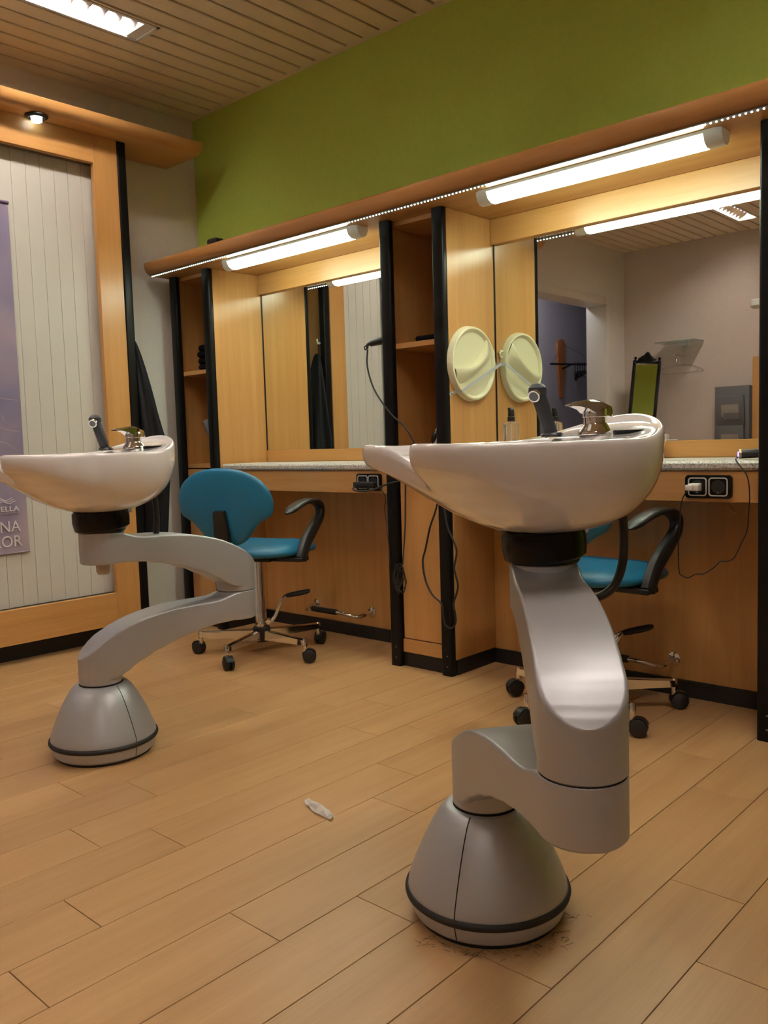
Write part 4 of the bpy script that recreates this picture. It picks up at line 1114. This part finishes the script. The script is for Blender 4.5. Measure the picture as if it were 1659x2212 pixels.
obj('cloth', bm_grid(rings, True, True, False), 'black_cloth', gw, angle=180, sub=1)
obj('hang_loop', bm_tube([(-3.510, HY + 0.034, 1.365), (-3.508, HY + 0.033, 1.40), (-3.502, HY + 0.036, 1.4305), (-3.496, HY + 0.036, 1.40), (-3.494, HY + 0.036, 1.365)], 0.002, 8, 5), 'black_cloth', gw)

# crumpled bit of clear film on the floor
rnd = random.Random(11)
bm = bmesh.new(); rr = []
for i in range(9):
    u = i / 8; ring = []
    for j in range(6):
        v = j / 5
        w = 0.017 * math.sin(PI * (0.12 + 0.80 * u)) ** 0.7
        ring.append((-1.515 + 0.118 * u + rnd.uniform(-0.002, 0.002), 1.342 - 0.026 * u + (v - 0.5) * 2 * w + rnd.uniform(-0.002, 0.002), 0.0035 + rnd.uniform(0, 0.010) * (1 if 0 < j < 5 else 0.35)))
    rr.append(ring)
bm_grid(rr, False, bm=bm)
tag(obj('plastic_scrap', bm, 'film', angle=10), 'crumpled scrap of clear plastic lying on the floor', 'plastic scrap')
# swept hair clippings beside the foreground pedestal
rnd = random.Random(5); bm = bmesh.new()
for i in range(85):
    a = rnd.uniform(-1.75, 0.55); rad = 0.137 + abs(rnd.gauss(0, 0.018))
    cx, cy = -0.904 + rad * math.cos(a), 1.238 + rad * math.sin(a)
    th = rnd.uniform(0, 2 * PI); l = rnd.uniform(0.006, 0.018); bend = rnd.uniform(-1.6, 1.6)
    pts = []
    for q in range(4):
        pts.append((cx, cy, 0.0009)); cx += l / 3 * math.cos(th); cy += l / 3 * math.sin(th); th += bend / 3
    bm_tube(pts, 0.00026, 3, smooth=False, bm=bm)
o = tag(obj('hair_clippings', bm, 'black_rubber'), 'fine dark hair clippings on the floor around the foreground pedestal', 'hair', kind='stuff')

# ------------------------------------------------------------------ the back of the room, seen in the right mirror
# tall mirror in a carved black frame
lm = thing('standing_mirror', 'tall black carved-frame mirror standing near the doorway', 'mirror', (-3.40, -1.45, 0.0))
tl = math.radians(4.5)
ML = Matrix.Translation((-3.43, -1.45, 0.012)) @ Matrix.Rotation(-math.radians(20), 4, 'Z') @ Matrix.Rotation(tl, 4, 'X') @ Matrix.Rotation(math.radians(5), 4, 'Y')
w2, h2, fw = 0.118, 1.50, 0.028
def frame_bar(x0, x1, z0, z1): return xf(bm_box(x0, x1, -0.018, 0.018, z0, z1, 0.007, 2), ML)
obj('frame_stile', frame_bar(-w2, -w2 + fw, 0.0, h2), 'black_gloss', lm); obj('frame_stile', frame_bar(w2 - fw, w2, 0.0, h2), 'black_gloss', lm)
obj('frame_rail', frame_bar(-w2 + fw, w2 - fw, 0.0, fw), 'black_gloss', lm); obj('frame_rail', frame_bar(-w2 + fw, w2 - fw, h2 - fw, h2), 'black_gloss', lm)
obj('glass', xf(bm_box(-w2 + fw - 0.004, w2 - fw + 0.004, -0.004, 0.004, fw - 0.004, h2 - fw + 0.004), ML), 'mirror', lm)
cr = [(u * 0.8, v * 0.85) for u, v in ((-0.10, 0.0), (-0.095, 0.02), (-0.075, 0.028), (-0.06, 0.045), (-0.038, 0.05), (-0.022, 0.075), (0.0, 0.09), (0.022, 0.075), (0.038, 0.05), (0.06, 0.045), (0.075, 0.028), (0.095, 0.02), (0.10, 0.0))]
obj('crest', xf(bm_prism(cr, 'y', -0.014, 0.014, bev=0.004), ML @ Matrix.Translation((0, 0, h2))), 'black_gloss', lm)
for s in (-1, 1):
    obj('finial', xf(bm_lathe([(0.0, 0.0), (0.012, 0.0), (0.008, 0.008), (0.015, 0.02), (0.006, 0.032), (0.0, 0.034)], 14), ML @ Matrix.Translation((s * (w2 - 0.018), 0, h2 - 0.002))), 'black_gloss', lm)
obj('support_leg', xf(bm_tube([(0, -0.02, 1.05), (0, -0.20, 0.50), (0, -0.36, 0.035)], 0.010, 10, smooth=False), ML), 'black_gloss', lm)
BK = 0.937
PRE = Matrix.Translation((0, 5.478 * (1 - BK), 0.87 * (1 - BK))) @ Matrix.Scale(BK, 4)
BY = -2.31; Z0 = -0.0584
# glass shelf with clear hangers
gs = thing('glass_shelf', 'small glass shelf on a chrome bracket on the back wall', 'shelf', (-3.30, BY + 0.1, 1.70))
obj('glass_plate', bm_box(-3.50, -3.13, BY + 0.012, BY + 0.235, 1.690, 1.700, 0.001, 1), 'glass_edge', gs)
obj('bracket', bm_box(-3.345, -3.275, BY, BY + 0.06, 1.662, 1.6895, 0.002, 1), 'brushed_steel', gs)
obj('bracket_arm', bm_cyl((-3.31, BY + 0.04, 1.665), (-3.31, BY + 0.04, 1.56), 0.008, n=12), 'chrome', gs)
obj('hanging_bar', bm_cyl((-3.31, BY + 0.005, 1.572), (-3.31, BY + 0.24, 1.572), 0.006, n=12), 'chrome', gs)
def hanger_pts(w, drop):
    body = [(-w, -drop - 0.012), (-w * 0.98, -drop + 0.004), (-w * 0.5, -drop * 0.45), (-0.03, -0.03), (0.0, -0.024), (0.03, -0.03), (w * 0.5, -drop * 0.45), (w * 0.98, -drop + 0.004), (w, -drop - 0.012)]
    hook = [(0.0, -0.024), (0.0, 0.02), (0.004, 0.035), (0.016, 0.045), (0.016, 0.060), (0.0, 0.067), (-0.016, 0.058)]
    return body, hook
def hanger(loc, rz, w, drop, m, label, group, bar=True, rad=0.005):
    t = thing('clothes_hanger', label, 'clothes hanger', loc, rz, group)
    b, h = hanger_pts(w, drop)
    obj('shoulder', bm_tube([(x, 0, z) for x, z in b], rad, 10, 4), m, t, local=True)
    if bar: obj('trouser_bar', bm_tube([(-w, 0, -drop - 0.012), (0, 0, -drop - 0.020), (w, 0, -drop - 0.012)], rad * 0.8, 8, 4), m, t, local=True)
    obj('hook', bm_tube([(x, 0, z) for x, z in h], rad * 0.5, 8, 4), 'chrome' if m == 'clear_plastic' else m, t, local=True)
for q, (yy, rz) in enumerate(((0.09, 0.05), (0.135, -0.10), (0.185, 0.12))):
    hanger((-3.31, BY + yy, 1.5135), rz, 0.205, 0.085, 'clear_plastic', 'clear plastic hanger below the glass shelf, %s the back wall' % ('nearest to', 'midway from', 'furthest from')[q], 'clear hangers below the glass shelf', rad=0.0065)
# grey brochure rack
gr = thing('brochure_rack', 'dark grey two-tier rack standing before the back wall', 'rack', (-2.83, BY + 0.1, 0))
obj('body', bm_box(-2.99, -2.69, BY + 0.02, BY + 0.12, Z0, 1.265, 0.004), 'grey_plastic', gr)
for z in (0.46, 0.76, 1.02):
    obj('tier', xf(bm_box(-0.12, 0.12, -0.010, 0.012, -0.10, 0.16, 0.003), Matrix.Translation((-2.84, BY + 0.145, z)) @ Matrix.Rotation(-0.12, 4, 'X')), 'grey_light' if False else 'grey_plastic', gr)
    obj('leaflet', xf(bm_box(-0.075, 0.075, 0.0125, 0.0145, -0.02, 0.085), Matrix.Translation((-2.84, BY + 0.145, z)) @ Matrix.Rotation(-0.12, 4, 'X')), 'grey_light', gr)
    obj('leaflet_stop', xf(bm_box(-0.055, 0.085, 0.0125, 0.022, -0.045, 0.012), Matrix.Translation((-2.84, BY + 0.145, z)) @ Matrix.Rotation(-0.12, 4, 'X')), 'grey_plastic', gr)
# beech cabinet to its right
wc = thing('tall_cabinet', 'beech cabinet against the back wall beside the grey rack', 'cabinet', (-2.30, BY + 0.2, 0))
obj('carcass', bm_box(-2.565, -2.03, BY + 0.005, BY + 0.40, Z0, 1.482, 0.002, 1), 'beech_v', wc)
for a, b in ((-2.560, -2.300), (-2.295, -2.035)):
    d = obj('door', bm_box(a, b, BY + 0.401, BY + 0.418, 0.06, 1.474, 0.0015, 1), 'beech_v', wc)
    obj('knob', xf(bm_lathe([(0.0, 0.0), (0.006, 0.0), (0.005, 0.012), (0.012, 0.018), (0.010, 0.026), (0.0, 0.028)], 16), Matrix.Translation(((b if a < -2.4 else a) - (0.03 if a < -2.4 else -0.03), BY + 0.4182, 0.9)) @ Matrix.Rotation(-PI / 2, 4, 'X')), 'brushed_steel', d)
# climazone-like hood arm: white round lampshade
ws = thing('wall_lamp', 'white round wall lamp on the back wall above the beech cabinet', 'wall lamp', (-2.50, BY + 0.1, 1.90))
obj('shade', bm_lathe([(0.0, -0.01), (0.085, -0.035), (0.10, -0.02), (0.105, 0.025), (0.098, 0.03), (0.0, 0.035)], 28, None, (-2.535, BY + 0.25, 1.93)), 'lamp_white', ws)
obj('wall_plate', bm_box(-2.57, -2.50, BY, BY + 0.02, 1.89, 1.97, 0.004), 'lamp_white', ws)
obj('arm', bm_tube([(-2.535, BY + 0.02, 1.93), (-2.535, BY + 0.16, 1.95), (-2.535, BY + 0.25, 1.955)], 0.012, 12, 4), 'lamp_white', ws)
# coat rack in the corridor
HX = -4.92
cr_ = thing('coat_rack', 'wooden wall rack with dark rod and wires in the corridor', 'coat rack', (HX + 0.03, -2.78, 1.3))
rings = []
for z, w in ((1.285, 0.022), (1.295, 0.034), (1.45, 0.055), (1.62, 0.076), (1.80, 0.090), (1.86, 0.088), (1.90, 0.066), (1.918, 0.035), (1.922, 0.012)):
    rings.append([(HX + 0.002, -2.80 + w, z), (HX + 0.024, -2.80 + w * 0.9, z), (HX + 0.028, -2.80, z), (HX + 0.024, -2.80 - w * 0.9, z), (HX + 0.002, -2.80 - w, z)])
obj('wooden_blade', bm_grid(rings, True, True, True), 'orange_wood', cr_)
obj('rod', bm_cyl((HX + 0.15, -2.36, 1.625), (HX + 0.15, -3.42, 1.665), 0.010, n=12), 'black_metal', cr_)
obj('rod_arm', bm_cyl((HX + 0.02, -2.80, 1.60), (HX + 0.15, -2.80, 1.642), 0.009, n=10), 'black_metal', cr_)
for yy, zz in ((-2.40, 1.627), (-3.38, 1.663)):
    obj('wire', bm_cyl((HX + 0.03, -2.80, 1.88), (HX + 0.15, yy, zz), 0.0025, n=6), 'silver_dark', cr_)
for q in range(7):
    yy = -2.86 - 0.052 * q
    zz = 1.6245 + 0.0378 * ((-2.36 - yy) / 1.06) + 0.012
    hanger((HX + 0.15, yy, zz - 0.056), 1.05 - 0.09 * q, 0.22, 0.10, 'black_plastic', 'black clothes hanger on the corridor rack, %s from the wooden blade' % ('first', 'second', 'third', 'fourth', 'fifth', 'sixth', 'seventh')[q], 'black hangers in the corridor', bar=False, rad=0.008)
PRE = None
